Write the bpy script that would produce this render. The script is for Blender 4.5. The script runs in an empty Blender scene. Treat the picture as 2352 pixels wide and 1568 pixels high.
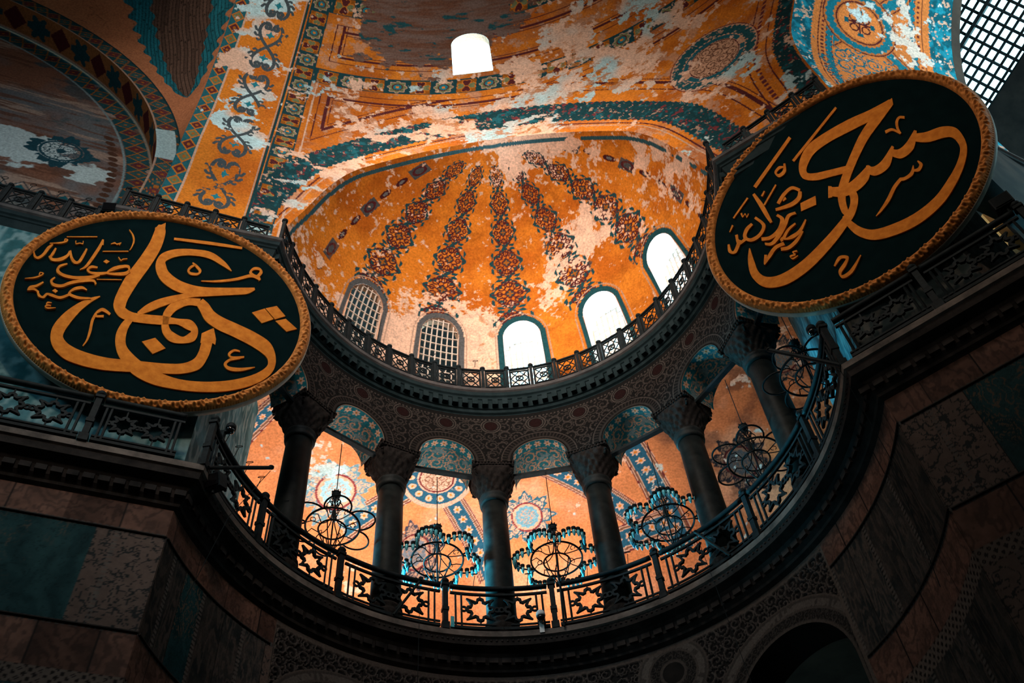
import bpy, math, random
import numpy as np
C = bpy.context.scene.collection
PI = math.pi
SC = bpy.context.scene
# ------------------------------------------------------------------ camera
CAM = np.array([0.0, -13.4475, 1.6])
PITCH, ROLL = .9437, -.1076
FWD = np.array([0, math.cos(PITCH), math.sin(PITCH)])
RGT0 = np.array([1.0, 0, 0]); UP0 = np.cross(RGT0, FWD)
RGT = math.cos(ROLL)*RGT0 + math.sin(ROLL)*UP0
UPV = -math.sin(ROLL)*RGT0 + math.cos(ROLL)*UP0
from mathutils import Matrix, Vector
cd = bpy.data.cameras.new('camera'); cam = bpy.data.objects.new('camera', cd); C.objects.link(cam)
cd.sensor_width = 36; cd.lens = 2257.5/2352*36; cd.clip_end = 400
cam.matrix_world = Matrix(((RGT[0], UPV[0], -FWD[0], CAM[0]), (RGT[1], UPV[1], -FWD[1], CAM[1]), (RGT[2], UPV[2], -FWD[2], CAM[2]), (0, 0, 0, 1)))
SC.camera = cam
SC.view_settings.view_transform = 'Standard'; SC.view_settings.look = 'None'
SC.view_settings.gamma = 1; SC.view_settings.use_curve_mapping = False
SC.view_settings.exposure = 0.0
# ------------------------------------------------------------------ sky
W = bpy.data.worlds.new('world'); SC.world = W; W.use_nodes = True
wn = W.node_tree.nodes; wn['Background'].inputs[0].default_value = (.40, .86, 1.0, 1); wn['Background'].inputs[1].default_value = 7.0
# ------------------------------------------------------------------ frames of the building
Z1, Z2 = 17.136, 26.130            # tops of the gallery cornice and of the upper cornice
BE = .419                          # the nave runs along N, its side walls face along M
N2 = np.array([math.cos(BE), math.sin(BE)]); M2 = np.array([-N2[1], N2[0]])
S2 = np.array([-.56, -15.35]); ZC = Z2+5.8; RS = 16.5
def AB(a, b, z): p = S2+a*N2+b*M2; return np.array([p[0], p[1], z])
def PO(deg, r, z): t = math.radians(deg); return np.array([r*math.sin(t), r*math.cos(t), z])
PL = np.array([-6.66, .1]); PR = np.array([6.649, -.740]); DR = np.array([.83623, -.54839]); NR = np.array([.54839, .83623])
def RP(s, ins, z): p = PR+s*DR+ins*NR; return np.array([p[0], p[1], z])
# ------------------------------------------------------------------ daylight and added fill lamps
def area(name, loc, target, size, power, col, spread=180):
    l = bpy.data.lights.new(name, 'AREA'); l.shape = 'DISK'; l.size = size; l.energy = power; l.color = col; l.spread = math.radians(spread)
    o = bpy.data.objects.new(name, l); C.objects.link(o); o.location = loc
    d = Vector(target)-Vector(loc); o.rotation_euler = d.to_track_quat('-Z', 'Y').to_euler(); return o
area('dome_window_daylight', AB(-9, 2, 45), (0, 2, 29), 6, 720, (1, .86, .72), 70)
area('dome_window_daylight', AB(-2, -10, 40), AB(2, 15, 29), 5, 320, (.85, .93, 1), 60)
area('conch_fill', AB(-3, -2, 31), (0.5, 5, 29.5), 5, 620, (1, .82, .68), 44)  # unseen fill lamp added to brighten the conch
area('left_side_fill', AB(-19, 6, 27), (-8.6, -.5, 20.5), 4, 130, (.42, .85, 1), 60)  # cyan lamp added to tint the left pier and railing teal
area('roundel_fill', AB(-4, -6, 30), (-8.4, -.8, 22), 3, 170, (1, .80, .62), 40)  # added narrow lamp aimed at the left roundel
area('roundel_fill', AB(-4, -6, 30), (8.2, -1.8, 22.5), 3, 90, (1, .80, .62), 36)  # matching added lamp for the right roundel
area('left_side_fill', AB(-13, 13, 26.5), AB(-6, 18, 31), 3, 100, (.9, .95, 1), 130)  # fill lamp added to lift the tympanum wall
area('nave_daylight', AB(-6, -13, 22), (0, 2, 18), 8, 42, (1, .72, .55), 120)
for k_ in range(5):
    ph_ = -60+k_*31
    area('gallery_fill', PO(ph_, 12.6, Z1+2.0), PO(ph_-4, 10.5, Z2-1.0), 1.6, (165, 440, 420, 40, 12)[k_], (1, .88, .78), 150)  # warm lamps added inside the gallery to light its vault
for ph_, r_, tp_, pw_ in ((-38, 10.6, 40.7, 330), (-52, 11.2, 14, 300), (-4, 12.0, 62, 160), (-80, 10.5, -10, 120)):
    area('gallery_fill', PO(ph_, r_, Z1+2.3), PO(tp_, 7.15, Z1+3.0), .8, pw_, (.08, .72, 1), 40)  # cyan lamps added inside the gallery to edge the columns with light
area('choir_window_daylight', AB(22.5, 0, Z2+3.5), AB(18, 6.5, Z2+7), 3, 520, (1, .93, .86), 170)
# ------------------------------------------------------------------ helpers
def tag(o, label=None, cat=None, group=None, kind=None):
    if label: o['label'] = label
    if cat: o['category'] = cat
    if group: o['group'] = group
    if kind: o['kind'] = kind
    return o
def empty(name, loc, rz=0):
    o = bpy.data.objects.new(name, None); C.objects.link(o); o.location = loc; o.rotation_euler = (0, 0, rz); o.empty_display_size = .2; return o
def copy_tree(o, parent=None):
    c = o.copy(); C.objects.link(c)
    if parent: c.parent = parent
    for ch in list(o.children): copy_tree(ch, c)
    return c
def mkmesh(name, V, F, mat, parent=None, col=None, smooth=False):
    me = bpy.data.meshes.new(name)
    V = np.asarray(V, dtype=np.float32); n = len(V)
    if isinstance(F, np.ndarray):
        nf, k = F.shape
        me.vertices.add(n); me.vertices.foreach_set('co', V.ravel())
        me.loops.add(nf*k); me.loops.foreach_set('vertex_index', F.astype(np.int32).ravel())
        me.polygons.add(nf); me.polygons.foreach_set('loop_start', np.arange(0, nf*k, k, dtype=np.int32))
        me.update(calc_edges=True)
    else:
        me.from_pydata(V.tolist(), [], F); me.update()
    if col is not None:
        at = me.color_attributes.new('paint', 'FLOAT_COLOR', 'POINT')
        cc = np.ones((n, 4), np.float32); cc[:, :3] = col; at.data.foreach_set('color', cc.ravel())
    if smooth: me.polygons.foreach_set('use_smooth', np.ones(len(me.polygons), bool))
    me.materials.append(mat)
    o = bpy.data.objects.new(name, me); C.objects.link(o)
    if parent: o.parent = parent
    return o
class MB:
    def __init__(s): s.V = []; s.F = []
    def add(s, V, F):
        b = len(s.V); s.V += [tuple(map(float, v)) for v in V]; s.F += [tuple(b+i for i in f) for f in F]
    def box(s, c, h, ax=None):
        c = np.array(c, float); ax = np.eye(3) if ax is None else np.array(ax)
        V = [c+sx*h[0]*ax[0]+sy*h[1]*ax[1]+sz*h[2]*ax[2] for sx in (-1, 1) for sy in (-1, 1) for sz in (-1, 1)]
        s.add(V, [(0, 1, 3, 2), (4, 6, 7, 5), (0, 4, 5, 1), (2, 3, 7, 6), (0, 2, 6, 4), (1, 5, 7, 3)])
    def tube(s, P, r, seg=8, closed=False, flat=None, ref=(0, 0, 1)):
        P = [np.array(p, float) for p in P]; n = len(P)
        rr = r if hasattr(r, '__len__') else [r]*n
        V = []
        for i in range(n):
            if closed: t = P[(i+1) % n]-P[i-1]
            else: t = P[min(i+1, n-1)]-P[max(i-1, 0)]
            t = t/(np.linalg.norm(t)+1e-9)
            a = np.cross(t, np.array(ref, float))
            if np.linalg.norm(a) < .05: a = np.cross(t, np.array((1., .3, 0)))
            a /= np.linalg.norm(a); b = np.cross(a, t)
            fa, fb = flat if flat else (1, 1)
            for k in range(seg):
                q = 2*PI*(k+.5)/seg
                V.append(P[i]+rr[i]*(fa*math.cos(q)*a+fb*math.sin(q)*b))
        F = []
        for i in range(n if closed else n-1):
            for k in range(seg):
                j = (i+1) % n
                F.append((i*seg+k, i*seg+(k+1) % seg, j*seg+(k+1) % seg, j*seg+k))
        if not closed: F += [tuple(range(seg))[::-1], tuple((n-1)*seg+k for k in range(seg))]
        s.add(V, F)
    def lathe(s, prof, seg=24, c=(0, 0, 0), ax=None):
        c = np.array(c, float); ax = np.eye(3) if ax is None else np.array(ax); V = []; n = len(prof)
        for r, z in prof:
            for k in range(seg):
                q = 2*PI*k/seg; V.append(c+r*math.cos(q)*ax[0]+r*math.sin(q)*ax[1]+z*ax[2])
        F = [(i*seg+k, i*seg+(k+1) % seg, (i+1)*seg+(k+1) % seg, (i+1)*seg+k) for i in range(n-1) for k in range(seg)]
        F += [tuple(range(seg))[::-1], tuple((n-1)*seg+k for k in range(seg))]
        s.add(V, F)
    def sweep(s, path, prof, closed_prof=False):
        # path: list of (x, y, z); prof: list of (inset to the left of travel, dz); mitred at corners
        P = [np.array(p, float) for p in path]; n = len(P); m = len(prof); V = []
        for i in range(n):
            d0 = P[i]-P[i-1] if i > 0 else P[1]-P[0]; d1 = P[i+1]-P[i] if i < n-1 else P[i]-P[i-1]
            d0 = d0[:2]/np.linalg.norm(d0[:2]); d1 = d1[:2]/np.linalg.norm(d1[:2])
            n0 = np.array([-d0[1], d0[0]]); n1 = np.array([-d1[1], d1[0]]); nm = n0+n1; nm /= max(.35, float(nm @ nm))/2 if False else 1
            nm = (n0+n1)/max(.5, 1+float(n0 @ n1))
            for q, dz in prof: V.append((P[i][0]+nm[0]*q, P[i][1]+nm[1]*q, P[i][2]+dz))
        F = []
        for i in range(n-1):
            for k in range(m if closed_prof else m-1):
                k2 = (k+1) % m
                F.append((i*m+k, i*m+k2, (i+1)*m+k2, (i+1)*m+k))
        if closed_prof: F += [tuple(range(m))[::-1], tuple((n-1)*m+k for k in range(m))]
        s.add(V, F)
    def build(s, name, mat, parent=None, smooth=False, base=None):
        V = np.array(s.V)
        if base is not None: V = V-np.array(base)
        o = mkmesh(name, V, s.F, mat, parent, smooth=smooth)
        if base is not None: o.location = base
        return o
def crom(P, n=8, closed=False):
    P = np.array(P, float); m = len(P); out = []
    rng = range(m if closed else m-1)
    for i in rng:
        p0 = P[(i-1) % m] if closed else P[max(i-1, 0)]; p1 = P[i]; p2 = P[(i+1) % m]; p3 = P[(i+2) % m] if closed else P[min(i+2, m-1)]
        for k in range(n):
            t = k/n; out.append(.5*((2*p1)+(-p0+p2)*t+(2*p0-5*p1+4*p2-p3)*t*t+(-p0+3*p1-3*p2+p3)*t**3))
    if not closed: out.append(P[-1])
    return np.array(out)
# ------------------------------------------------------------------ noise for painted plaster and stone
def _h(i, j, k): 
    x = np.sin(i*127.1+j*311.7+k*74.7)*43758.5453; return x-np.floor(x)
def vnoise(P):
    I = np.floor(P); f = P-I; u = f*f*(3-2*f); i, j, k = I[..., 0], I[..., 1], I[..., 2]; r = 0
    for a in (0, 1):
        for b in (0, 1):
            for c in (0, 1):
                w = (u[..., 0] if a else 1-u[..., 0])*(u[..., 1] if b else 1-u[..., 1])*(u[..., 2] if c else 1-u[..., 2])
                r = r+w*_h(i+a, j+b, k+c)
    return r
def fbm(P, s, o=5, off=0., g=.55):
    P = np.asarray(P)*s+off; r = 0; a = 1; t = 0
    for _ in range(o): r = r+a*vnoise(P); t += a; a *= g; P = P*2.03+17.3
    return r/t
def sst(a, b, x): t = np.clip((x-a)/(b-a), 0, 1); return t*t*(3-2*t)
def over(col, m, c):
    m = np.asarray(m, float)[..., None]; return col*(1-m)+np.asarray(c)*m
def blob(P, L):
    r = 0
    for (x, y, z, rad, s) in L: r = r+s*np.exp(-((P[..., 0]-x)**2+(P[..., 1]-y)**2+(P[..., 2]-z)**2)/rad**2)
    return r
# palette
OR = np.array([.60, .185, .018]); ORD = np.array([.42, .105, .010]); CREAM = np.array([.74, .47, .34]); PBLUE = np.array([.42, .60, .63])
DTEAL = np.array([.008, .042, .050]); TEAL = np.array([.012, .15, .19]); MAR = np.array([.075, .014, .016]); BRN = np.array([.20, .085, .05]); GREY = np.array([.13, .135, .14])
GRN = np.array([.14, .16, .075]); BLK = np.array([.008, .010, .012])
# ------------------------------------------------------------------ materials
def nodes(name):
    m = bpy.data.materials.new(name); m.use_nodes = True; nt = m.node_tree; return m, nt, nt.nodes['Principled BSDF']
def painted(name, rough=.85, bump=.15, grain=14, var=.25, spec=.25):
    m, nt, b = nodes(name); a = nt.nodes.new('ShaderNodeAttribute'); a.attribute_name = 'paint'
    tc = nt.nodes.new('ShaderNodeTexCoord'); nz = nt.nodes.new('ShaderNodeTexNoise'); nz.inputs['Scale'].default_value = grain; nz.inputs['Detail'].default_value = 6
    nt.links.new(tc.outputs['Object'], nz.inputs['Vector'])
    mr = nt.nodes.new('ShaderNodeMapRange'); mr.inputs[1].default_value = .3; mr.inputs[2].default_value = .7; mr.inputs[3].default_value = 1-var; mr.inputs[4].default_value = 1+var
    nt.links.new(nz.outputs['Fac'], mr.inputs[0])
    mx = nt.nodes.new('ShaderNodeVectorMath'); mx.operation = 'SCALE'; nt.links.new(a.outputs['Color'], mx.inputs[0]); nt.links.new(mr.outputs[0], mx.inputs['Scale'])
    nt.links.new(mx.outputs[0], b.inputs['Base Color']); b.inputs['Roughness'].default_value = rough; b.inputs['Specular IOR Level'].default_value = spec
    bp = nt.nodes.new('ShaderNodeBump'); bp.inputs['Strength'].default_value = bump; bp.inputs['Distance'].default_value = .03
    nt.links.new(nz.outputs['Fac'], bp.inputs['Height']); nt.links.new(bp.outputs[0], b.inputs['Normal']); return m
def stone(name, c1, c2, scale=3, rough=.7, bump=.2, metal=0, spec=.06):
    m, nt, b = nodes(name); tc = nt.nodes.new('ShaderNodeTexCoord'); nz = nt.nodes.new('ShaderNodeTexNoise'); nz.inputs['Scale'].default_value = scale; nz.inputs['Detail'].default_value = 8; nz.inputs['Roughness'].default_value = .65
    nt.links.new(tc.outputs['Object'], nz.inputs['Vector'])
    rp = nt.nodes.new('ShaderNodeValToRGB'); rp.color_ramp.elements[0].position = .35; rp.color_ramp.elements[1].position = .68
    rp.color_ramp.elements[0].color = (*c1, 1); rp.color_ramp.elements[1].color = (*c2, 1)
    nt.links.new(nz.outputs['Fac'], rp.inputs[0]); nt.links.new(rp.outputs[0], b.inputs['Base Color'])
    b.inputs['Roughness'].default_value = rough; b.inputs['Metallic'].default_value = metal; b.inputs['Specular IOR Level'].default_value = spec
    bp = nt.nodes.new('ShaderNodeBump'); bp.inputs['Strength'].default_value = bump; bp.inputs['Distance'].default_value = .05
    nt.links.new(nz.outputs['Fac'], bp.inputs['Height']); nt.links.new(bp.outputs[0], b.inputs['Normal']); return m
M_PLASTER = painted('painted_plaster', spec=.06); M_INLAY = painted('inlaid_marble', .9, .08, 20, .2, .03); M_MARBLE = painted('marble_cladding', .75, .03, 6, .15, .05)
M_IRON = stone('dark_iron', (.005, .008, .0095), (.014, .020, .023), 6, .6, .15, 0, .06)
M_CORN = stone('cornice_stone', (.009, .008, .008), (.034, .028, .026), 2.2, .8, .5)
M_LIP = stone('cornice_lip_stone', (.06, .052, .048), (.17, .14, .125), 2.0, .8, .3)
M_TCORN = stone('upper_cornice_stone', (.006, .014, .016), (.016, .028, .032), 2.5, .8, .4)
M_TLIP = stone('upper_lip_stone', (.04, .04, .042), (.10, .09, .088), 2.0, .8, .3)
M_SHAFT = stone('dark_green_column_marble', (.004, .006, .0065), (.013, .016, .0155), 5, .5, .05, 0, .06)
M_CAP = stone('carved_capital_marble', (.007, .006, .0058), (.026, .021, .019), 9, .8, .5, 0, .06)
M_CAST = stone('bronze_collar', (.008, .010, .010), (.022, .024, .024), 5, .5, .2, 0, .06)
M_GOLD = stone('worn_gilding', (.40, .115, .010), (.58, .19, .022), 5, .8, .15, 0, .08)
M_FRAME = stone('carved_gilt_wood', (.30, .10, .024), (.66, .25, .06), 9, .55, .3, 0, .06)
M_RIM = stone('pale_rim_wood', (.30, .26, .22), (.42, .36, .30), 4, .6, .1)
M_BOARD = stone('dark_green_board', (.0012, .0060, .0072), (.0020, .0088, .0102), 3, 1.0, .05, 0, .02)
M_GLASS = stone('lamp_glass', (.05, .32, .40), (.10, .50, .58), 12, .12, 0, 0, .8)
M_DARK = stone('dark_recess_stone', (.006, .006, .006), (.014, .012, .011), 2, .9, .2)
M_SHELL = stone('nave_stone', (.05, .045, .04), (.10, .085, .07), .6, .9, .1)
M_GRATE = stone('pale_window_lattice', (.50, .40, .34), (.66, .54, .46), 5, .8, .15)
M_WHITE = stone('white_housing', (.50, .52, .53), (.62, .63, .64), 4, .4, 0)
M_LENS = stone('black_lens', (.004, .004, .005), (.006, .006, .007), 4, .08, 0, 0, .8)
# ------------------------------------------------------------------ painted sheets
def sheet(name, X, col, mat, f=None, parent=None, smooth=True, kind='structure', flip=False):
    nu, nv = X.shape[:2]; idx = np.arange(nu*nv).reshape(nu, nv)
    keep = np.ones((nu-1, nv-1), bool)
    if f is not None:
        X = X.copy(); ins = f < 0
        keep = ~(ins[:-1, :-1] & ins[1:, :-1] & ins[:-1, 1:] & ins[1:, 1:])
        X0 = X.copy(); best = np.full((nu, nv), -1e9); best[~ins] = 1e9
        for di, dj in ((1, 0), (-1, 0), (0, 1), (0, -1), (1, 1), (1, -1), (-1, 1), (-1, -1)):
            fs = np.roll(np.roll(f, -di, 0), -dj, 1); Xs = np.roll(np.roll(X0, -di, 0), -dj, 1)
            ok = ins & (fs >= 0) & (fs > best)
            if di == 1: ok[-1] = False
            if di == -1: ok[0] = False
            if dj == 1: ok[:, -1] = False
            if dj == -1: ok[:, 0] = False
            w = (-f/(fs-f+1e-9))[..., None]
            X = np.where(ok[..., None], X0+(Xs-X0)*w, X); best = np.where(ok, fs, best)
    Q = np.stack([idx[:-1, :-1], idx[1:, :-1], idx[1:, 1:], idx[:-1, 1:]], -1)[keep]
    if flip: Q = Q[:, ::-1]
    used = np.zeros(nu*nv, bool); used[Q.ravel()] = True; re = np.cumsum(used)-1
    o = mkmesh(name, X.reshape(-1, 3)[used], re[Q], mat, parent, np.clip(col.reshape(-1, 3)[used], 0, 1), smooth)
    if kind: o['kind'] = kind
    return o
def fab(P): d = P[..., :2]-S2; return d @ N2, d @ M2
def polar(P): return np.degrees(np.arctan2(P[..., 0], P[..., 1])), np.hypot(P[..., 0], P[..., 1])
RC, HC = 6.6, 7.7
def fconch(P): return (np.sqrt((P[..., 0]**2+P[..., 1]**2)/RC**2+((P[..., 2]-Z2)/HC)**2)-1)*RC
def fbar(P):
    a, b = fab(P); z = P[..., 2]-Z2-3.0
    return np.where(z > 0, np.sqrt(b**2+np.maximum(z, 0)**2), np.abs(b))-8.0
# motifs: all take local coordinates of about -1..1 and paint over col where mask
def rosette(col, x, y, m, petals=8):
    r = np.hypot(x, y); t = np.arctan2(y, x)
    col = over(col, m & (r < .86+.10*np.cos(petals*t)), CREAM*.55); col = over(col, m & (r < .74+.10*np.cos(petals*t)), GRN)
    col = over(col, m & (r < .52), MAR); col = over(col, m & (r < .40), TEAL); col = over(col, m & (r < .16), OR); return col
def hearts(col, x, y, m):
    for sx, sy, c in ((1, 0, GRN), (-1, 0, GRN), (0, 1, MAR), (0, -1, MAR)):
        px = x*abs(sx)+y*abs(sy) if True else 0
        d = (x*sx+y*sy); e = (-x*sy+y*sx)
        h = (np.abs(e) < .36*np.sqrt(np.clip(d/.55, 0, 1))*(d < .62)) | (np.hypot(d-.62, np.abs(e)-.19) < .20)
        hh = (np.abs(e) < .44*np.sqrt(np.clip((d+.06)/.55, 0, 1))*(d < .66)) | (np.hypot(d-.64, np.abs(e)-.20) < .28)
        col = over(col, m & hh & (d > 0), OR*.8); col = over(col, m & h & (d > .05), c)
    return col
def floral(col, x, y, m, c1=DTEAL*1.25, c2=MAR*.95):
    r = np.hypot(x, y); t = np.arctan2(y, x)
    rim = np.abs(r-(.80+.13*np.cos(4*t)+.05*np.cos(12*t))) < .085+.05*np.cos(8*t+1)
    rim2 = np.abs(r-(.98+.10*np.cos(4*t+PI)))<.05*(1+np.cos(12*t))
    cross = (np.abs(np.sin(2*t))*r < .055) & (r < .95)
    dia = (np.abs(np.sin(2*(t-PI/4)))*r < .06) & (r < .62) & (r > .25)
    q = np.hypot(np.abs(x)-.42, np.abs(y)-.42); sc = np.abs(q-.19) < .045; bud = (np.abs(np.hypot(np.abs(x)-.55, y)-.13) < .045) | (np.abs(np.hypot(x, np.abs(y)-.58)-.15) < .05) | (np.abs(np.hypot(np.abs(x)-.30, np.abs(y)-.72)-.10) < .035)
    ctr = (np.abs(x)+np.abs(y) < .30); ctr2 = r < .13+.06*np.cos(4*t)
    col = over(col, m & (rim | rim2), c1); col = over(col, m & (cross | dia | sc | bud), c2); col = over(col, m & ctr, c1); col = over(col, m & (np.abs(np.abs(x)+np.abs(y)-.30) < .05), c2); return over(col, m & ctr2, OR*.5)
def spiralfield(x, y, cell, seed=0.):
    i = np.floor(x/cell); j = np.floor(y/cell); sg = np.where((i+j) % 2 == 0, 1., -1.)
    jx = (_h(i, j, i*0+seed)-.5)*.25; jy = (_h(i, j, i*0+seed+7)-.5)*.25
    u = x/cell-i-.5-jx; v = y/cell-j-.5-jy; r = np.hypot(u, v); t = np.arctan2(v, u)*sg
    ph = t/(2*PI)+r*2.6+_h(i, j, i*0+seed+3); ph = ph-np.floor(ph)
    arm = (np.abs(ph-.5) < .13) & (r < .52); leaf = (np.abs(r-.46+.05*np.cos(9*t)) < .045)
    return arm | leaf
def arabesque(col, x, y, m, c=np.array([.055, .075, .085])):
    # one heart shaped scroll pair filling x in -1..1, y in -1..1
    ax = np.abs(x)
    d = np.full(x.shape, 9.)
    for P, w in (([(.0, -1.0), (.26, -.74), (.56, -.30), (.68, .12), (.62, .50), (.40, .74), (.17, .66), (.12, .44), (.26, .32), (.38, .42), (.33, .54)], 0.), ([(.58, -.28), (.78, -.34), (.92, -.20)], .02), ([(.66, .02), (.86, .06), (.98, .24)], .02), ([(.10, .42), (.0, .30)], .02), ([(.40, -.52), (.62, -.66), (.70, -.60)], .03)):
        Q = crom(P, 6)
        for q in Q: d = np.minimum(d, np.hypot(ax-q[0], (y-q[1]))+w)
    col = over(col, m & (d < .105), c); return over(col, m & ((ax+np.abs(y+.12) < .22) | (np.minimum(ax, np.abs(y+.12)) < .05) & (np.maximum(ax, np.abs(y+.12)) < .26)), TEAL*1.3)
def plaster(P, lo=OR, hi=ORD, s=.9): return lo+(hi-lo)*sst(.35, .7, fbm(P, s, 5, 3.))[..., None]
def peel(col, P, bias, thr=.62, c1=CREAM, c2=PBLUE, blue=0., s=1.3):
    blue = blue-.05
    n = .62*fbm(P*np.array([1, 1, 1.25]), s, 4, 41., .6)+.38*fbm(P, s*4.2, 5, 14., .62)+bias+.07*(fbm(P, 9, 3, 5)-.5)
    m = sst(thr-.012, thr+.012, n); c = c1*(.78+.4*fbm(P, 4, 4, 9))[..., None]; b = sst(.42, .60, fbm(P, .5, 3, 77)+blue)[..., None]
    c = c*(1-b)+c2*b*(.8+.4*fbm(P, 3, 3, 2))[..., None]
    return col*(1-m[..., None])+c*m[..., None]

# ------------------------------------------------------------------ conch over the exedra
nu, nv = 560, 440
ph = np.radians(np.linspace(-102, 112, nu)); el = np.concatenate([np.linspace(-.02, 1.30, nv-40), np.linspace(1.30, 1.5705, 41)[1:]]); nv = len(el)
PHg, ELg = np.meshgrid(ph, el, indexing='ij')
X = np.stack([RC*np.cos(ELg)*np.sin(PHg), RC*np.cos(ELg)*np.cos(PHg), Z2+HC*np.sin(ELg)], -1)
WIN = [(-48.6, 5.9, .0), (-22.9, 5.9, .0), (3.3, 5.9, .0), (29.9, 5.9, .0), (56.3, 5.9, .0)]
WT = 3.36                                           # crown of the window arches above the cornice
def fwin(P, dphi, grow=0.):
    p, r = polar(P); x = np.radians(p-dphi)*RC; z = P[..., 2]-Z2; hw = .69+grow
    return np.where(z > WT-.62, np.hypot(x/hw, (z-WT+.62)/(.62+grow))-1, np.abs(x)/hw-1)*hw
col = plaster(X)
ang = np.degrees(np.arctan2(X[..., 0]-.05, X[..., 1]-.95)); eld = np.degrees(ELg); z = X[..., 2]-Z2
rad_ = np.hypot(X[..., 0]-.05, X[..., 1]-.95)
def ribs(col, ok):
    for a0 in (-57.4, -29.6, .8, 31, 61.2):
        k = 5.4*np.clip((73-eld)/47, 0, 1)**.9; kk = k-np.floor(k); hw = .20+.58*np.clip((73-eld)/47, 0, 1)
        xx = np.radians(ang-a0)*rad_/hw; yy = (kk-.5)*2
        col = floral(col, xx, yy, ok & (np.abs(xx) < 1.15) & (eld < 73) & (eld > 24.5))
    return col
col = ribs(col, eld < 90)
for a0 in (-76.5, 83):
    k = 9*(66-eld)/56; kk = (k-np.floor(k)-.5)*2; kind = np.floor(k) % 3; hw = .20
    xx = np.radians(ang-a0)*rad_/hw; mm = (eld < 66) & (eld > 10)
    col = over(col, mm & (kind == 0) & (np.maximum(np.abs(xx), np.abs(kk)) < .95), GREY*.5); col = over(col, mm & (kind == 0) & (np.abs(np.hypot(xx, kk)-.6) < .14), MAR)
    col = over(col, mm & (kind > 0) & (np.hypot(xx*1.5, kk*1.1) < .75), MAR*.8); col = over(col, mm & (kind > 0) & (np.hypot(xx*1.5, kk*1.1) < .35), GREY)
a_, b_ = fab(X)
bl = [(*PO(-82, 6, Z2+1.2), 1.6, .2), (*PO(-66, 6.2, Z2+1.0), 1.4, .22), (*PO(-38, 6.4, Z2+2.2), 1.0, .2), (*PO(-24, 6.4, Z2+3.5), 1.4, .22), (*PO(-10, 6.4, Z2+2.8), 1.5, .24), (*PO(-10, 6.5, Z2+1.2), 1.2, .2), (*PO(-36, 6.4, Z2+3.6), .7, .14),
      (*PO(15, 5.8, Z2+3.6), .7, .20), (*PO(30, 4.9, Z2+5.1), 1.0, .20), (*PO(45, 5.0, Z2+5.3), .9, .18), (*PO(20, 5.3, Z2+4.6), .7, .22), (*PO(60, 5.6, Z2+4.7), .9, .14), (*PO(85, 5.8, Z2+3.2), 1.3, .17), (*PO(95, 5.2, Z2+4.6), 1.2, .15), (*PO(75, 5.0, Z2+5.3), .9, .12),
      (1.0, 1.0, Z2+7.55, 1.5, .32), (2.2, 1.0, Z2+7.2, 1.0, .2), (*PO(-60, 4.6, Z2+5.3), 1.0, .09), (*PO(-80, 5.2, Z2+4.2), .8, .08), (*PO(40, 6.3, Z2+3.0), 1.2, -.2), (*PO(17, 6.5, Z2+2.4), 1.1, -.25), (*PO(-2, 5, Z2+5), 1.5, -.10)]
low = (sst(25, 17, eld) if False else 1-sst(16, 25, eld))*sst(-75, -45, ang)*(1-sst(2, 16, ang))
col = over(col, sst(.52, .72, fbm(X, 1.6, 6, 27, .66))*.45, ORD*.55)
col = peel(col, X, blob(X, bl)+.22*low, .655, CREAM, CREAM*.9, -.3, 1.7)
fl = fbm(X, 5.5, 5, 63, .62)+.5*blob(X, bl)+.05*fbm(X, .8, 3, 9); col = over(col, sst(.695, .715, fl), CREAM*.85); col = over(col, sst(.64, .68, fbm(X, 3.0, 6, 88, .66))*sst(.08, .2, blob(X, bl))*.6, OR*.65)
col = ribs(col, fbm(X*np.array([1, 1, 1.4]), 1.9, 5, 52, .6) < .585)
for dphi, _, _ in WIN:
    p_, _r = polar(X); xw = np.radians(p_-dphi)*RC
    d = fwin(X, dphi); saw = .19+.03*np.abs(((np.arctan2(z-2.7, xw)*9) % 1)-.5)*2
    col = over(col, (d > 0) & (d < .21) & (z < WT+.4), DTEAL*1.3 if dphi > 0 else GREY*.6); col = over(col, (d > .27) & (d < .31) & (z < WT+.5), CREAM*.5)
bs = np.abs(fab(X)[0]*0)
RW = np.where(X[..., 2] > ZC, RS, RS+.45*sst(0, 3, ZC-X[..., 2]))
dist = np.sqrt(((X[..., :2]-S2)**2).sum(-1)+np.maximum(X[..., 2]-ZC, 0)**2)
fC = dist-RW                                        # the conch stops where it meets the great semidome
fw = np.min([fwin(X, w[0]) for w in WIN], 0)
col = over(col, (fC > .16) & (fC < .29) & (fbm(X, .8, 3, 8) > .36), np.array([.03, .09, .11]))
sheet('ceiling_conch', X, col, M_PLASTER, np.minimum(fC, fw))
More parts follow.
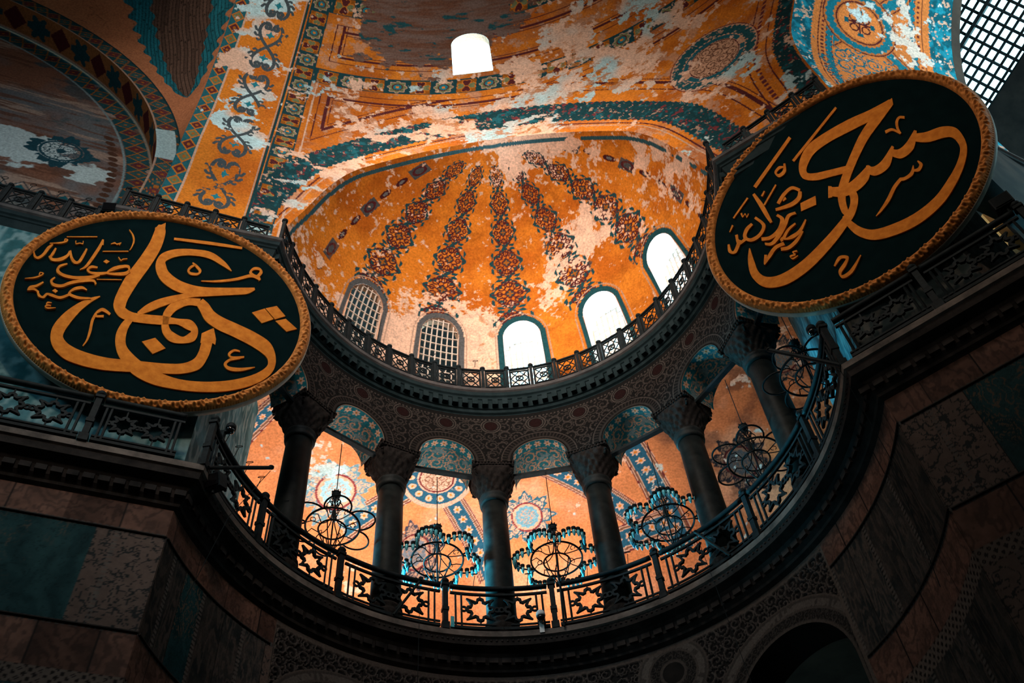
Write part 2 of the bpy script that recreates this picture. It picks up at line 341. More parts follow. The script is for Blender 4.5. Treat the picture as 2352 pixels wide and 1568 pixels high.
# reveals, pale lattices and added fill lamps for the windows
for i, (dphi, _, _) in enumerate(WIN):
    if i > 1: area('reveal_fill', PO(dphi, RC+2.6, Z2+.4), PO(dphi, RC+.2, Z2+2.9), 1.4, 260, (.86, .96, 1), 60)  # lamp added outside the opening to whiten its reveal
    pts = [(-.69, 0), (-.69, WT-.62)]+[(-.69*math.cos(t), WT-.62+.62*math.sin(t)) for t in np.linspace(0, PI, 25)[1:-1]]+[(.69, WT-.62), (.69, 0)]
    def wp(x, zz, d):
        c = math.sqrt(max(0, 1-(zz/HC)**2)); p = dphi+math.degrees(x/RC); return PO(p, RC*c+d, Z2+zz)
    dep = .36 if i > 1 else .22
    L = MB(); n_ = len(pts); V = []
    for d in (-.02, dep): V += [wp(x, zz, 0) if d < 0 else (wp(x, zz, .30) if i < 2 else PO(dphi+math.degrees(x/(RC+d)), RC*1.0+d-.25, Z2+zz)) for x, zz in pts]
    L.add(V, [(k, k+1, n_+k+1, n_+k) for k in range(n_-1)]+[(n_-1, 0, n_, 2*n_-1)])
    w = L.build('window_%d' % (i+1), M_PLASTER, smooth=False); w['kind'] = 'structure'
    c0 = np.tile(CREAM*.9 if i < 2 else np.array([.90, .89, .87]), (len(V), 1)); at = w.data.color_attributes.new('paint', 'FLOAT_COLOR', 'POINT')  # reveals of the bright windows coloured whiter, their glare put into the paint
    at.data.foreach_set('color', np.c_[c0, np.ones(len(V))].astype(np.float32).ravel())
    G = MB(); rr = RC+dep-.10; top = WT if i < 2 else WT
    nx, nz = (7, 11)
    for k in range(nx+1):
        x = -.69+1.38*k/nx; zt = WT-.62+.62*math.sqrt(max(0, 1-(x/.69)**2))
        if i < 2: G.tube([wp(x, zz, .07) for zz in np.linspace(0, zt, 12)], .03, 4)
        else: G.box(PO(dphi+math.degrees(x/rr), rr, Z2+zt/2), (.028, .03, zt/2), [PO(dphi+90, 1, 0), PO(dphi, 1, 0), (0, 0, 1)])
    for k in range(1, nz+1):
        zz = WT*k/(nz+.3); hx = .69 if zz < WT-.62 else .69*math.sqrt(max(.02, 1-((zz-WT+.62)/.62)**2))
        if i < 2: G.tube([wp(x, zz, .07) for x in np.linspace(-hx, hx, 8)], .03, 4)
        else: G.box(PO(dphi, rr, Z2+zz), (hx, .03, .028), [PO(dphi+90, 1, 0), PO(dphi, 1, 0), (0, 0, 1)])
    g = G.build('window_lattice', M_GRATE, w)
# dark buttress outside the two shaded windows
B = MB(); B.sweep([PO(p_, 9.3, Z2-.2) for p_ in (-68, -50, -36, -22, -9)], [(0, 0), (0, 9), (.6, 9), (.6, 0)], True)
B.build('wall_buttress', M_DARK)['kind'] = 'structure'

# ------------------------------------------------------------------ great semidome
def Rh(z): return np.where(z > ZC, np.sqrt(np.maximum(RS**2-np.maximum(z-ZC, 0)**2, 0)), RS+.45*sst(0, 3, ZC-z))
def domepaint(X):
    psi = np.degrees(np.arctan2(*fab(X)[::-1])); a, b = fab(X); z = X[..., 2]-Z2; fc = fconch(X)
    col = plaster(X, OR*.92, ORD*.9, .7)
    col = over(col, sst(.50, .72, fbm(X*np.array([1, 1, 2.2]), .8, 6, 19, .62))*.55, BRN*1.2); col = over(col, sst(.55, .60, fbm(X, 2.4, 6, 55, .68))*.55, CREAM*.55)
    # inner panel borders
    line = lambda d, w: np.abs(d) < w
    up1, lo1, up2 = 11.38, 10.62, 14.1
    for lo, hi in ((11.75, 13.75), (14.9, 99)):
        for e, w, c in ((.0, .02, MAR), (.28, .05, MAR), (.42, .015, MAR)):
            col = over(col, (line(z-lo-.12-e, w) | line(z-hi+.12+e, w)) & (a > 1.2+e) & (z > lo) & (z < hi), c); col = over(col, line(a-1.2-e, w) & (z > lo+.12+e) & (z < hi-.1), c)
    for e, w, c in ((.0, .02, MAR), (.30, .06, MAR), (.45, .015, MAR)):
        col = over(col, line(z-10.3+e, w) & (a > 1.2+e), c); col = over(col, line(a-1.2-e, w) & (z < 10.3-e) & (fc > 2.1+e), c); col = over(col, line(fc-2.05-e, w) & (a > 1.2+e) & (z < 10.3), c)
    col = over(col, line(a-.98, .03) & (z < 10.6), CREAM*.7)
    # painted band round the conch arch
    n = fbm(X, 5, 4, 12); saw = .06*np.abs(((np.degrees(np.arctan2(X[..., 2]-Z2, X[..., 0]))/1.6) % 1)*2-1)
    band = (fc > .55+saw) & (fc < 1.52-saw)
    c = DTEAL*.9+(TEAL*.35)*sst(.55, .66, n)[..., None]; c = over(c, fbm(X, 9, 3, 2) > .68, CREAM*.45); c = over(c, fbm(X, 7, 3, 31) > .66, MAR*1.8)
    col = np.where(band[..., None], c, col); col = over(col, line(fc-.42, .025), MAR); col = over(col, line(fc-.30, .02), CREAM*.6)
    # rings of framed flowers, and the upright band beside the great arch
    def tiles(col, s, t, m, L):
        i = np.floor(s/L); x = (s/L-i-.5)*2*1.06; y = t*1.06
        col = np.where(m[..., None], DTEAL*1.05, col); mm = m & (np.abs(x) < .93) & (np.abs(y) < .93)
        col = rosette(col, x, y, mm & (i % 2 == 0)); return hearts(over(col, mm & (i % 2 == 1) & (np.maximum(np.abs(x), np.abs(y)) < .9), OR*.42), x, y, mm & (i % 2 == 1))
    s = np.radians(90-psi)*Rh(X[..., 2])
    for lo, hi in ((lo1, up1), (14.05, 14.85)): col = tiles(col, s, (z-(lo+hi)/2)/((hi-lo)/2), (z > lo) & (z < hi) & (a > .72), .86)
    el = np.arctan2(X[..., 2]-ZC, b)
    sv = np.where(X[..., 2] > ZC, el*RS, X[..., 2]-ZC); col = tiles(col, sv+.3, (a-.42)/.36, (a > .05) & (a < .78), .74)
    fb = fbar(X); saw = .05*np.abs((((X[..., 2]-Z2)/.17) % 1)*2-1); bb_ = (fb > .06) & (fb < .62-saw)
    col = np.where(bb_[..., None], c*.8, col); col = over(col, (np.abs(fb-.80) < .02) | (np.abs(fb-1.35) < .02), MAR); col = over(col, np.abs(fb-1.12) < .06*(((X[..., 2]/.2) % 1) < .6), MAR*1.5)
    # round ornament on the right
    mc = AB(12.42, 10.06, Z2+8.9) if False else MEDC
    e1 = MEDU; e2 = MEDV; dx = (X-mc) @ e1; dy = (X-mc) @ e2; r = np.hypot(dx, dy); t = np.arctan2(dy, dx); near = r < 2.2
    col = over(col, near & (r < 1.62), CREAM*.5+OR*.2); col = over(col, near & (r > 1.16+.03*np.cos(40*t)) & (r < 1.52+.03*np.cos(44*t)), DTEAL*1.3+TEAL*.1); col = over(col, near & (r > 1.2) & (r < 1.5) & (fbm(X, 8, 3, 3) > .62), CREAM*.5)
    col = over(col, near & (np.abs(r-1.60) < .02), MAR*1.5); col = over(col, near & (np.abs(r-1.03) < .09) & (np.abs(np.sin(t)) > .2), np.array([.012, .09, .12])); col = over(col, near & (np.abs(r-.90) < .02), MAR)
    col = over(col, near & (r < .86) & spiralfield(dx, dy, .42, 2.), BRN*.6)
    # wear
    bl = [(*AB(7.6, 12.4, Z2+10.2), 1.3, .26), (*AB(8.8, 12.2, Z2+9.7), 1.3, .28), (*AB(10.3, 11.6, Z2+9.9), 1.2, .22), (*AB(11.2, 11.6, Z2+9.0), 1.0, .2), (*AB(6.8, 14.6, Z2+8.9), .9, .26), (*AB(5.2, 15.3, Z2+9.0), 1.0, .16), (*AB(3.6, 15.6, Z2+8.6), 1.2, .14), (*AB(2.2, 16.2, Z2+6.0), 1.0, .12),
          (*AB(7.4, 14.2, Z2+8.0), 1.0, .33), (*AB(8.6, 13.7, Z2+7.6), 1.0, .3), (*AB(12.0, 10.6, Z2+10.0), .9, .18), (*AB(13.2, 9.9, Z2+5.4), 1.0, .14), (*AB(9.3, 11.6, Z2+12.0), 1.0, .16), (*AB(11.6, 9.5, Z2+12.4), 1.2, .2), (*AB(12.9, 9.3, Z2+9.6), .6, .12), (*AB(1.2, 16.3, Z2+4.6), .8, .1)]
    g3 = blob(X, bl)
    col = peel(col, X, g3*.9, .60, CREAM*.85, PBLUE*.8, -.02, 1.25)
    col = over(col, sst(.55, .62, fbm(X*np.array([1, 1, 2]), 2.6, 6, 23, .66))*sst(.05, .2, g3)*.8, OR*.6)
    keepb = band & (fbm(X*np.array([1, 1, 2]), 1.1, 5, 71) < np.where(a < 7, .54, .60)); col = np.where(keepb[..., None], c, col)
    # bare brown render where the paint has come away high up
    g = sst(.0, .05, blob(X, [(*AB(4.3, 13.6, Z2+13.0), 1.9, 1), (*AB(2.6, 13.7, Z2+13.2), 1.2, .8), (*AB(6.5, 12.4, Z2+14.3), 1.8, .9), (*AB(3.5, 12.5, Z2+15.2), 1.8, .8)])-.5+1.5*(fbm(X*np.array([1, 1, 1.6]), 1.3, 6, 66, .62)-.5))
    st = BRN*.62+(np.array([.15, .10, .085])-BRN*.62)*sst(.3, .7, fbm(X*np.array([.5, .5, 4]), 2.2, 5, 5))[..., None]; st = over(st, sst(.60, .66, fbm(X*np.array([.7, .7, 2]), 2.5, 5, 35)), DTEAL*1.5)
    return col*(1-g[..., None])+st*g[..., None]
MEDC = AB(13.36, 9.58, Z2+7.22)
MEDU = np.array([*(-M2*.80+N2*.60), 0.]); MEDU /= np.linalg.norm(MEDU)
_nn = MEDC-np.array([*S2, ZC]); _nn /= np.linalg.norm(_nn); MEDV = np.cross(_nn, MEDU); MEDV /= np.linalg.norm(MEDV); MEDU = np.cross(MEDV, _nn)
WPSI, WZ0, WZ1 = 65.3, 11.62, 13.55
def fwin6(X):
    psi = np.degrees(np.arctan2(*fab(X)[::-1])); x = np.radians(psi-WPSI)*14.9; z = X[..., 2]-Z2
    return np.where(z > WZ1-.5, np.hypot(x/.74, (z-WZ1+.5)/.5)-1, np.maximum(np.abs(x)/.74-1, (WZ0-z)/.74))*.74
def domegrid(p0, p1, n, z0, z1, m):
    PS, ZZ = np.meshgrid(np.radians(np.linspace(p0, p1, n)), np.linspace(z0, z1, m), indexing='ij'); R = Rh(ZZ)
    a, b = R*np.cos(PS), R*np.sin(PS); return np.stack([S2[0]+a*N2[0]+b*M2[0], S2[1]+a*N2[1]+b*M2[1], ZZ], -1)
X = domegrid(24, 90, 760, Z2-.3, ZC+10.5, 480)
f = np.minimum(np.minimum(fconch(X), fbar(X)), fwin6(X))
sheet('ceiling_semidome', X, domepaint(X), M_PLASTER, f)
X = domegrid(-90, 24, 60, Z2-.3, ZC+10.5, 50); sheet('ceiling_semidome_far', X, plaster(X), M_PLASTER, fbar(X))
PS, EE = np.meshgrid(np.radians(np.linspace(-90, 90, 60)), np.linspace(math.asin(10.5/RS), PI/2, 30), indexing='ij')
a, b = RS*np.cos(EE)*np.cos(PS), RS*np.cos(EE)*np.sin(PS)
X = np.stack([S2[0]+a*N2[0]+b*M2[0], S2[1]+a*N2[1]+b*M2[1], ZC+RS*np.sin(EE)], -1); sheet('ceiling_semidome_top', X, plaster(X), M_PLASTER)
# its window: splayed opening
L = MB(); pts = [(-.74, WZ0), (-.74, WZ1-.5)]+[(-.74*math.cos(t), WZ1-.5+.5*math.sin(t)) for t in np.linspace(0, PI, 21)[1:-1]]+[(.74, WZ1-.5), (.74, WZ0)]
V = []; n_ = len(pts)
for d in (0, .30):
    for x, zz in pts:
        R = float(Rh(np.array(Z2+zz)))+d; p = math.radians(WPSI)+x/14.9; V.append(AB(R*math.cos(p), R*math.sin(p), Z2+zz+d*.4))
L.add(V, [(k, k+1, n_+k+1, n_+k) for k in range(n_-1)]+[(n_-1, 0, n_, 2*n_-1)])
w = mkmesh('window_6', L.V, L.F, M_PLASTER, None, np.tile(CREAM*.9, (len(V), 1))); w['kind'] = 'structure'

# ------------------------------------------------------------------ great arch with its scroll band
AW = 2.62
SS, TT = np.meshgrid(np.linspace(-AW, .02, 190), np.linspace(Z2-.3-ZC, RS*1.25, 900), indexing='ij')
def soffit(SS, TT):
    th = np.maximum(TT, 0)/RS; z = np.where(TT > 0, ZC+RS*np.sin(th), ZC+TT); b = np.where(TT > 0, RS*np.cos(th), RS+.45*sst(0, 3, -TT))
    return np.stack([S2[0]+SS*N2[0]+b*M2[0], S2[1]+SS*N2[1]+b*M2[1], z], -1)
X = soffit(SS, TT); col = plaster(X, OR*1.05, ORD*1.2, .6)
col = over(col, np.abs(SS+.04) < .05, DTEAL); col = over(col, np.abs(SS+2.10) < .035, CREAM*.75); col = over(col, np.abs(SS+.12) < .02, CREAM*.6)
i = np.floor(TT/.62); x = (TT/.62-i-.5)*2; yv = (SS+2.37)/.24; mm = (SS < -2.14)
col = np.where(mm[..., None], TEAL*.45+DTEAL, col)
col = over(col, mm & (np.abs(x)+np.abs(yv) < 1.0), OR*.8); col = over(col, mm & (np.abs(x)+np.abs(yv) < .74) & (i % 2 == 0), MAR*1.4); col = over(col, mm & (np.abs(x)+np.abs(yv) < .74) & (i % 2 == 1), GRN); col = over(col, mm & (np.hypot(x, yv) < .22), OR*.6)
bz = lambda t: [(*soffit(np.array(s), np.array(t_)), r, g) for s, t_, r, g in t]
bl = bz([(-1.6, 7.2, 1.0, .26), (-1.2, 9.0, 1.0, .26), (-.9, 10.5, 1.0, .22), (-1.7, 5.0, .9, .3), (-1.0, 3.2, .7, .28), (-1.7, 1.2, .6, .25), (-.6, .6, .6, .22), (-.4, .0, .5, .2), (-1.0, 1.4, .6, .2), (-.6, 12.5, 1.4, .25), (-1.8, 11.5, .9, .18), (-1.2, -3.5, 1.6, -.2)])
col = peel(col, X, blob(X, bl), .66, CREAM*.95, PBLUE*1.1, .06, 1.1)
L_ = 1.42; k = (TT-.35)/L_; i = np.floor(k); y = (k-i-.5)*2.04; y = np.where(i % 2 == 0, y, -y)
col = arabesque(col, (SS+1.08)/.60, y, (np.abs(SS+1.08) < .64) & (fbm(X, 2.2, 4, 60) < .63))
sheet('ceiling_great_arch', X, col, M_PLASTER, flip=True)
SS, TT = np.meshgrid(np.linspace(-AW, .02, 8), np.linspace(RS*1.25, RS*PI+6, 40), indexing='ij')
th = np.minimum(TT/RS, PI); z = np.where(TT < RS*PI, ZC+RS*np.sin(th), ZC-(TT-RS*PI)); b = RS*np.cos(th)
X = np.stack([S2[0]+SS*N2[0]+b*M2[0], S2[1]+SS*N2[1]+b*M2[1], z], -1); sheet('ceiling_great_arch_far', X, plaster(X), M_PLASTER)

# ------------------------------------------------------------------ side arch, pendentive with painted wings
BA, LA, LZ, LR = 17.0, -13.64, Z2+2.98, 11.24
zt = np.linspace(Z2-.3, LZ+LR+4, 460); ut = np.linspace(0, 1, 300)
UU, ZZ = np.meshgrid(ut, zt, indexing='ij')
bz_ = np.where(ZZ > ZC, np.sqrt(np.maximum(RS**2-np.maximum(ZZ-ZC, 0)**2, 0)), RS+.45*sst(0, 3, ZC-ZZ))
az_ = LA+np.sqrt(np.maximum(LR**2-np.maximum(ZZ-LZ, 0)**2, 0))
aa = -AW+(np.minimum(az_, -AW-.02)+AW)*UU; bb = bz_+(BA-.4*np.maximum(ZZ-LZ-LR, 0)-bz_)*UU+.6*np.sin(PI*UU)*np.clip((ZZ-ZC)/8, 0, 1)
X = np.stack([S2[0]+aa*N2[0]+bb*M2[0], S2[1]+aa*N2[1]+bb*M2[1], ZZ], -1)
FLESH = np.array([.34, .125, .055]); col = FLESH*(.75+.5*fbm(X, 1.2, 5, 4))[..., None]
col = over(col, np.abs(fbm(X, .6, 4, 15)-.5) < .003, FLESH*.5)
# wings: rows of overlapping long feathers below the tips (surface distances in metres)
def wing(col, P, tip, axis, width, length, c, seed):
    side = np.cross(axis, np.array([*M2, 0])); side /= np.linalg.norm(side); d = P-tip
    t = d @ axis; s = d @ side + .25*t*t*.0; w = width*np.clip(t/length, 0, 1)**.7
    edge = w*(1+.07*np.sin(t*9+seed)); m = (t > 0) & (t < length) & (np.abs(s) < edge)
    lam = s/.115+.25*np.sin(t*2+seed); i = np.floor(lam); u = lam-i-.5; row = t/1.9+_h(i, i*0+seed, i*0)*.9; j = np.floor(row); v = row-j
    sh = .75+.5*_h(i, j, i*0+seed); cc = np.asarray(c)*sh[..., None]
    cc = over(cc, (np.abs(u) > .38) | (v+(u*2)**2*.2 < .06), np.asarray(c)*.35)
    return np.where(m[..., None], cc, col)
T_ = AB(-3.14, 16.76, Z2+8.62); A_ = AB(-4.54, 15.41, Z2+13.86)-T_; A_ /= np.linalg.norm(A_)
SER = [(T_-A_*.1, A_, 2.45, 9., (.008, .105, .135), 3.), (T_-A_*.05, A_, 1.45, 9., (.085, .048, .034), 8.)]
for tip, ax, wd, ln, c, sd in SER: col = wing(col, X, tip, ax, wd, ln, c, sd)
sheet('wall_pendentive', X, col, M_PLASTER, flip=True)
# face ring, narrow soffit and barrel of the side arch
TH = np.concatenate([np.linspace(-3.3, 0, 40)[:-1]/LR, np.linspace(0, PI*.62, 420)])
def arcpt(R, t, b):
    z = np.where(t > 0, LZ+R*np.sin(np.maximum(t, 0)), LZ+t*LR); a = LA+R*np.cos(np.maximum(t, 0)); return np.stack([S2[0]+a*N2[0]+b*M2[0], S2[1]+a*N2[1]+b*M2[1], z], -1)
def lozenge(col, s, y, m, L, base, c1, c2):
    i = np.floor(s/L); x = (s/L-i-.5)*2; col = np.where(m[..., None], base, col); q = np.abs(x)+np.abs(y)
    col = over(col, m & (np.abs(q-.95) < .10), OR*.42); col = over(col, m & (q < .72) & (i % 2 == 0), c1); col = over(col, m & (q < .72) & (i % 2 == 1), c2); return over(col, m & (np.hypot(x, y) < .15), OR*.4)
RR_, TT = np.meshgrid(np.linspace(LR, 10.5, 30), TH, indexing='ij'); X = arcpt(RR_, TT, BA+0*RR_)
col = lozenge(np.zeros(X.shape), TT*LR, (RR_-10.87)/.32, np.ones(TT.shape, bool), .55, DTEAL*.9, MAR*1.2, np.array([.02, .06, .06])); col = over(col, RR_ > 11.17, DTEAL*.5); col = over(col, RR_ < 10.56, CREAM*.35)
col = over(col, (TT > .12) & (TT < .30) & (RR_ < 11.1), PBLUE*.6); sheet('trim_arch_face', X, col, M_PLASTER)
BB, TT = np.meshgrid(np.linspace(BA, 18.1, 40), TH, indexing='ij'); X = arcpt(10.5, TT, BB)
i = np.floor(TT*LR/1.1); x = (TT*LR/1.1-i-.5)*2; y = (BB-17.55)/.5; col = np.tile(np.array([.21, .085, .028]), TT.shape+(1,))*(.7+.6*fbm(X, 2, 4))[..., None]
col = over(col, (i % 2 == 0) & (np.abs(x)*.9+np.abs(y)*.9 < .85), MAR*.7); col = over(col, (i % 2 == 1) & (np.hypot(x*.8, y) < .75+.2*np.cos(6*np.arctan2(y, x))), DTEAL); col = over(col, BB > 18.03, CREAM*.4)
sheet('trim_arch_soffit', X, col, M_PLASTER)
AAt, ZZt = np.meshgrid(np.linspace(LA-10.6, LA+10.6, 720), np.linspace(Z2-.3, LZ+10.6, 480), indexing='ij'); BT = 18.15
X = np.stack([S2[0]+AAt*N2[0]+BT*M2[0], S2[1]+AAt*N2[1]+BT*M2[1], ZZt], -1); RRt = np.where(ZZt > LZ, np.hypot(AAt-LA, ZZt-LZ), np.abs(AAt-LA)); zt_ = ZZt-Z2
st = fbm(np.stack([AAt*.38+.12*ZZt, ZZt*2.6, 0*ZZt], -1), 1.1, 6, 3.); st2 = fbm(np.stack([AAt*.5+.1*ZZt, ZZt*4.5, 0*ZZt+9], -1), 1.1, 5, 8.)
col = BRN*.75+(GREY*.75-BRN*.75)*sst(.35, .62, fbm(X, .45, 4, 12))[..., None]; col = over(col, sst(.55, .62, st)*.8, CREAM*.34+PBLUE*.05); col = over(col, sst(.57, .63, st2)*.8, BRN*.45); col = over(col, sst(.60, .68, fbm(X, .7, 4, 81))*.6, TEAL*.35)
pl = lambda L: [(*AB(a_, BT, Z2+z_), r_, g_) for a_, z_, r_, g_ in L]
wp_ = blob(X, pl([(-8.0, 4.6, 1.5, 1.), (-6.9, 4.9, 1.2, .9), (-5.2, 4.0, .9, .7), (-4.7, 4.2, .6, .6)])); m_ = sst(.56, .60, wp_*.32+.42*st+.3*fbm(X, 3, 4, 1)); col = over(col, m_, PBLUE*.62+CREAM*.12)
col = lozenge(col, np.where(ZZt > LZ, np.arctan2(np.maximum(ZZt-LZ, 0), AAt-LA), (ZZt-LZ)/10.)*10., (RRt-10.1)/.36, (RRt > 9.72) & (fbm(X, 1.3, 4, 1) < .62), .55, DTEAL*1.1, MAR*1.1, np.array([.02, .06, .06])); col = over(col, np.abs(RRt-9.66) < .035, PBLUE*.35); col = over(col, RRt > 10.44, CREAM*.3)
k = np.floor(zt_/.33); col = over(col, (np.hypot((zt_/.33-k-.5)*2, (RRt-9.32)/.19) < .8) & (zt_ < 7) & (AAt > LA), BRN*.28)
k = np.floor(AAt/.62); q = np.abs((AAt/.62-k-.5)*2)+np.abs((zt_-2.35)/.42); col = over(col, (np.abs(q-.95) < .09) & (RRt < 9.1), GREY*.35); col = over(col, (q < .5) & (RRt < 9.1), TEAL*.4)
dx = (AAt+6.15); dy = (zt_-5.11); r = np.hypot(dx, dy)/.78; t = np.arctan2(dy, dx); DB = np.array([.008, .042, .058])
col = over(col, (r < 1.18+.26*np.cos(4*t)*np.abs(np.cos(10*t))+.1*np.cos(9*t)) & (r > .86), DB); col = over(col, (r < .84) & (r > .72), DB); col = over(col, (r < .7) & spiralfield(dx, dy, .34, 1.), DB); col = over(col, (r < .18), DB)
sheet('wall_tympanum', X, col, M_PLASTER, 10.52-RRt)
# ------------------------------------------------------------------ choir vault on the right, apse with the big lattice window
BZ = Z2+3.0; BR = 8.0; AE = 21.0
TT, AA = np.meshgrid(np.concatenate([np.linspace(-3.3, 0, 30)[:-1]/BR, np.linspace(0, 1.5, 330)]), np.linspace(13.2, AE, 260), indexing='ij')
def barr(TT, AA, R=BR):
    z = np.where(TT > 0, BZ+R*np.sin(np.maximum(TT, 0)), BZ+TT*R); b = R*np.cos(np.maximum(TT, 0)); return np.stack([S2[0]+AA*N2[0]+b*M2[0], S2[1]+AA*N2[1]+b*M2[1], z], -1)
X = barr(TT, AA); s = TT*BR; LO = np.array([.78, .25, .062]); TQ = np.array([.010, .19, .27])
col = plaster(X, LO, LO*.85, .8); dL = AA-np.sqrt(np.maximum((RS+.1)**2-(BR*np.cos(np.maximum(TT, 0)))**2-np.maximum(X[..., 2]-ZC, 0)**2, 1)); dR = AE-AA
def bl_(col, d, w, c): return over(col, np.abs(d) < w, c)
n = fbm(X, 4, 4, 3)
for d, w in ((dL, .62), (dR, .95)):
    saw = .05*np.abs(((s/.16) % 1)*2-1); m = d < w-saw; c = TQ*.55+(TQ*.9)*sst(.4, .6, n)[..., None]; c = over(c, fbm(X, 8, 3, 8) > .64, CREAM*.9); col = np.where(m[..., None], c, col)
for d, o in ((dL, .85), (dR, 1.2)):
    saw = .045*np.sin(s*2*PI/.28)
    for e, w in ((.0, .02), (.30, .02), (.50, .02)): col = bl_(col, d-o-e, w, MAR*1.5)
    col = over(col, np.abs(d-o-.40) < .10+saw, TQ); col = over(col, (np.abs(d-o-.15) < .05) & (((s/.2) % 1) < .5), MAR*1.8)
# round and lozenge strapwork
for s0 in (4.1, 9.2):
    dx = AA-17.35; dy = s-s0; r = np.hypot(dx, dy); t = np.arctan2(dy, dx); ins = (dL > 1.4) & (dR > 1.75)
    for k in range(4):
        an = PI/4+k*PI/2; u = dx*math.cos(an)+dy*math.sin(an); v = -dx*math.sin(an)+dy*math.cos(an); mm = ins & (u > 1.1) & (u < 3.6)
        col = over(col, mm & (np.abs(v) < .34), LO*.7); col = over(col, mm & (np.abs(v) < .17+.03*np.sin(u*22)), TQ); col = over(col, mm & (np.abs(np.abs(v)-.26) < .02), MAR*1.5)
    col = over(col, r < 1.42, LO*.75); col = over(col, (r < 1.28+.03*np.sin(30*t)) & (r > 1.0+.03*np.sin(28*t)), TQ); col = over(col, (np.abs(r-1.38) < .025) | (np.abs(r-.88) < .03), MAR*1.5)
    col = over(col, r < .80, LO*1.05); col = over(col, (r < .55) & ((np.abs(np.sin(2*t))*r < .05) | (np.abs(np.hypot(np.abs(dx)-.22, np.abs(dy)-.22)-.15) < .03)), MAR*1.2); col = over(col, (np.abs(r-.5) < .08) & (np.abs(np.cos(2*t)) > .9), TQ*.6)
dx = AA-17.35; ins = (s < 2.75) & (s > -.6) & (np.abs(dx) < 1.9)
col = over(col, ins & (spiralfield(AA, s, .62, 4.) & (fbm(X, 1.5, 3, 6) > .42)), TQ*.8)
bl = [(*barr(np.array(t_), np.array(a_)), r_, g_) for t_, a_, r_, g_ in ((.92, 15.8, .8, .3), (.72, 15.9, .5, .25), (.60, 18.6, .8, .25), (.75, 19.0, .6, .28), (.55, 17.4, .5, .14), (.98, 18.2, .7, .24), (.45, 19.2, .7, .22))]
col = peel(col, X, blob(X, bl)*.85, .68, np.array([.80, .72, .64]), np.array([.62, .78, .80]), .06, 1.6)
RBh = np.sqrt((((X[..., :2]-S2)**2).sum(-1))+np.maximum(X[..., 2]-ZC, 0)**2)-np.where(X[..., 2] > ZC, RS, RS+.45*sst(0, 3, ZC-X[..., 2]))
sheet('ceiling_choir', X, col, M_PLASTER, RBh)
TT, AA = np.meshgrid(np.linspace(1.5, PI+.4, 30), np.linspace(13.2, AE, 20), indexing='ij'); th = np.minimum(TT, PI)
b = BR*np.cos(th); z = np.where(TT < PI, BZ+BR*np.sin(th), BZ-(TT-PI)*BR)
X = np.stack([S2[0]+AA*N2[0]+b*M2[0], S2[1]+AA*N2[1]+b*M2[1], z], -1)
RBh = np.sqrt((((X[..., :2]-S2)**2).sum(-1))+np.maximum(X[..., 2]-ZC, 0)**2)-RS; sheet('ceiling_choir_far', X, plaster(X), M_PLASTER, RBh)
# end arch of the choir and sloping apse wall that carries the lattice window
L = MB()
for k in range(40):
    t0, t1 = PI*k/40, PI*(k+1)/40
    q = []
    for t in (t0, t1):
        for R, a in ((BR, AE), (BR+2.2, AE), (BR+2.2, AE+.5), (BR, AE+.35)): q.append(AB(a, R*math.cos(t), BZ+R*math.sin(t)))
    L.add(q, [(0, 1, 5, 4), (1, 2, 6, 5), (2, 3, 7, 6), (3, 0, 4, 7)])
L.build('trim_choir_arch', M_SHELL)['kind'] = 'structure'
WN_ = np.array([*N2, 0.]); WM_ = np.array([*M2, 0.]); WUP = np.array([0, 0, 1.])*.72-WN_*.69; WUP /= np.linalg.norm(WUP); WOUT = np.cross(WM_, WUP)
WC = AB(22.5, 6.78, Z2+8.62)
def AW_(u, v, d=0.): return WC+u*WM_+v*WUP+d*WOUT
u0, u1, v0, v1 = -4.6, 3.2, -1.72, 2.3
L = MB()
for (a0, a1, b0, b1) in ((u1, u1+4, -6, 7), (-18, u0, -6, 7), (u0, u1, -6, v0), (u0, u1, v1, 7)):
    L.box(AW_((a0+a1)/2, (b0+b1)/2, 0), ((a1-a0)/2, (b1-b0)/2, .25), [WM_, WUP, WOUT])
L.build('wall_apse', M_DARK)['kind'] = 'structure'
w = MB()
w.box(AW_((u0+u1)/2, .32), ((u1-u0)/2, .065, .12), [WM_, WUP, WOUT])
for v in (v0, v1): w.box(AW_((u0+u1)/2, v), ((u1-u0)/2, .08, .12), [WM_, WUP, WOUT])
for u in np.arange(u0, u1+.1, 1.56): w.box(AW_(u, (v0+v1)/2), (.035, (v1-v0)/2, .1), [WM_, WUP, WOUT])
w = w.build('window_7', M_IRON); w['kind'] = 'structure'
G = MB(); du, dv = .39, .305
for u in np.arange(u0, u1+.01, du): G.box(AW_(u, (v0+v1)/2), (.05, (v1-v0)/2, .03), [WM_, WUP, WOUT])
for v in np.arange(.32-7*dv, v1+.01, dv): G.box(AW_((u0+u1)/2, v), ((u1-u0)/2, .045, .03), [WM_, WUP, WOUT])
G.build('window_lattice', M_IRON, w)
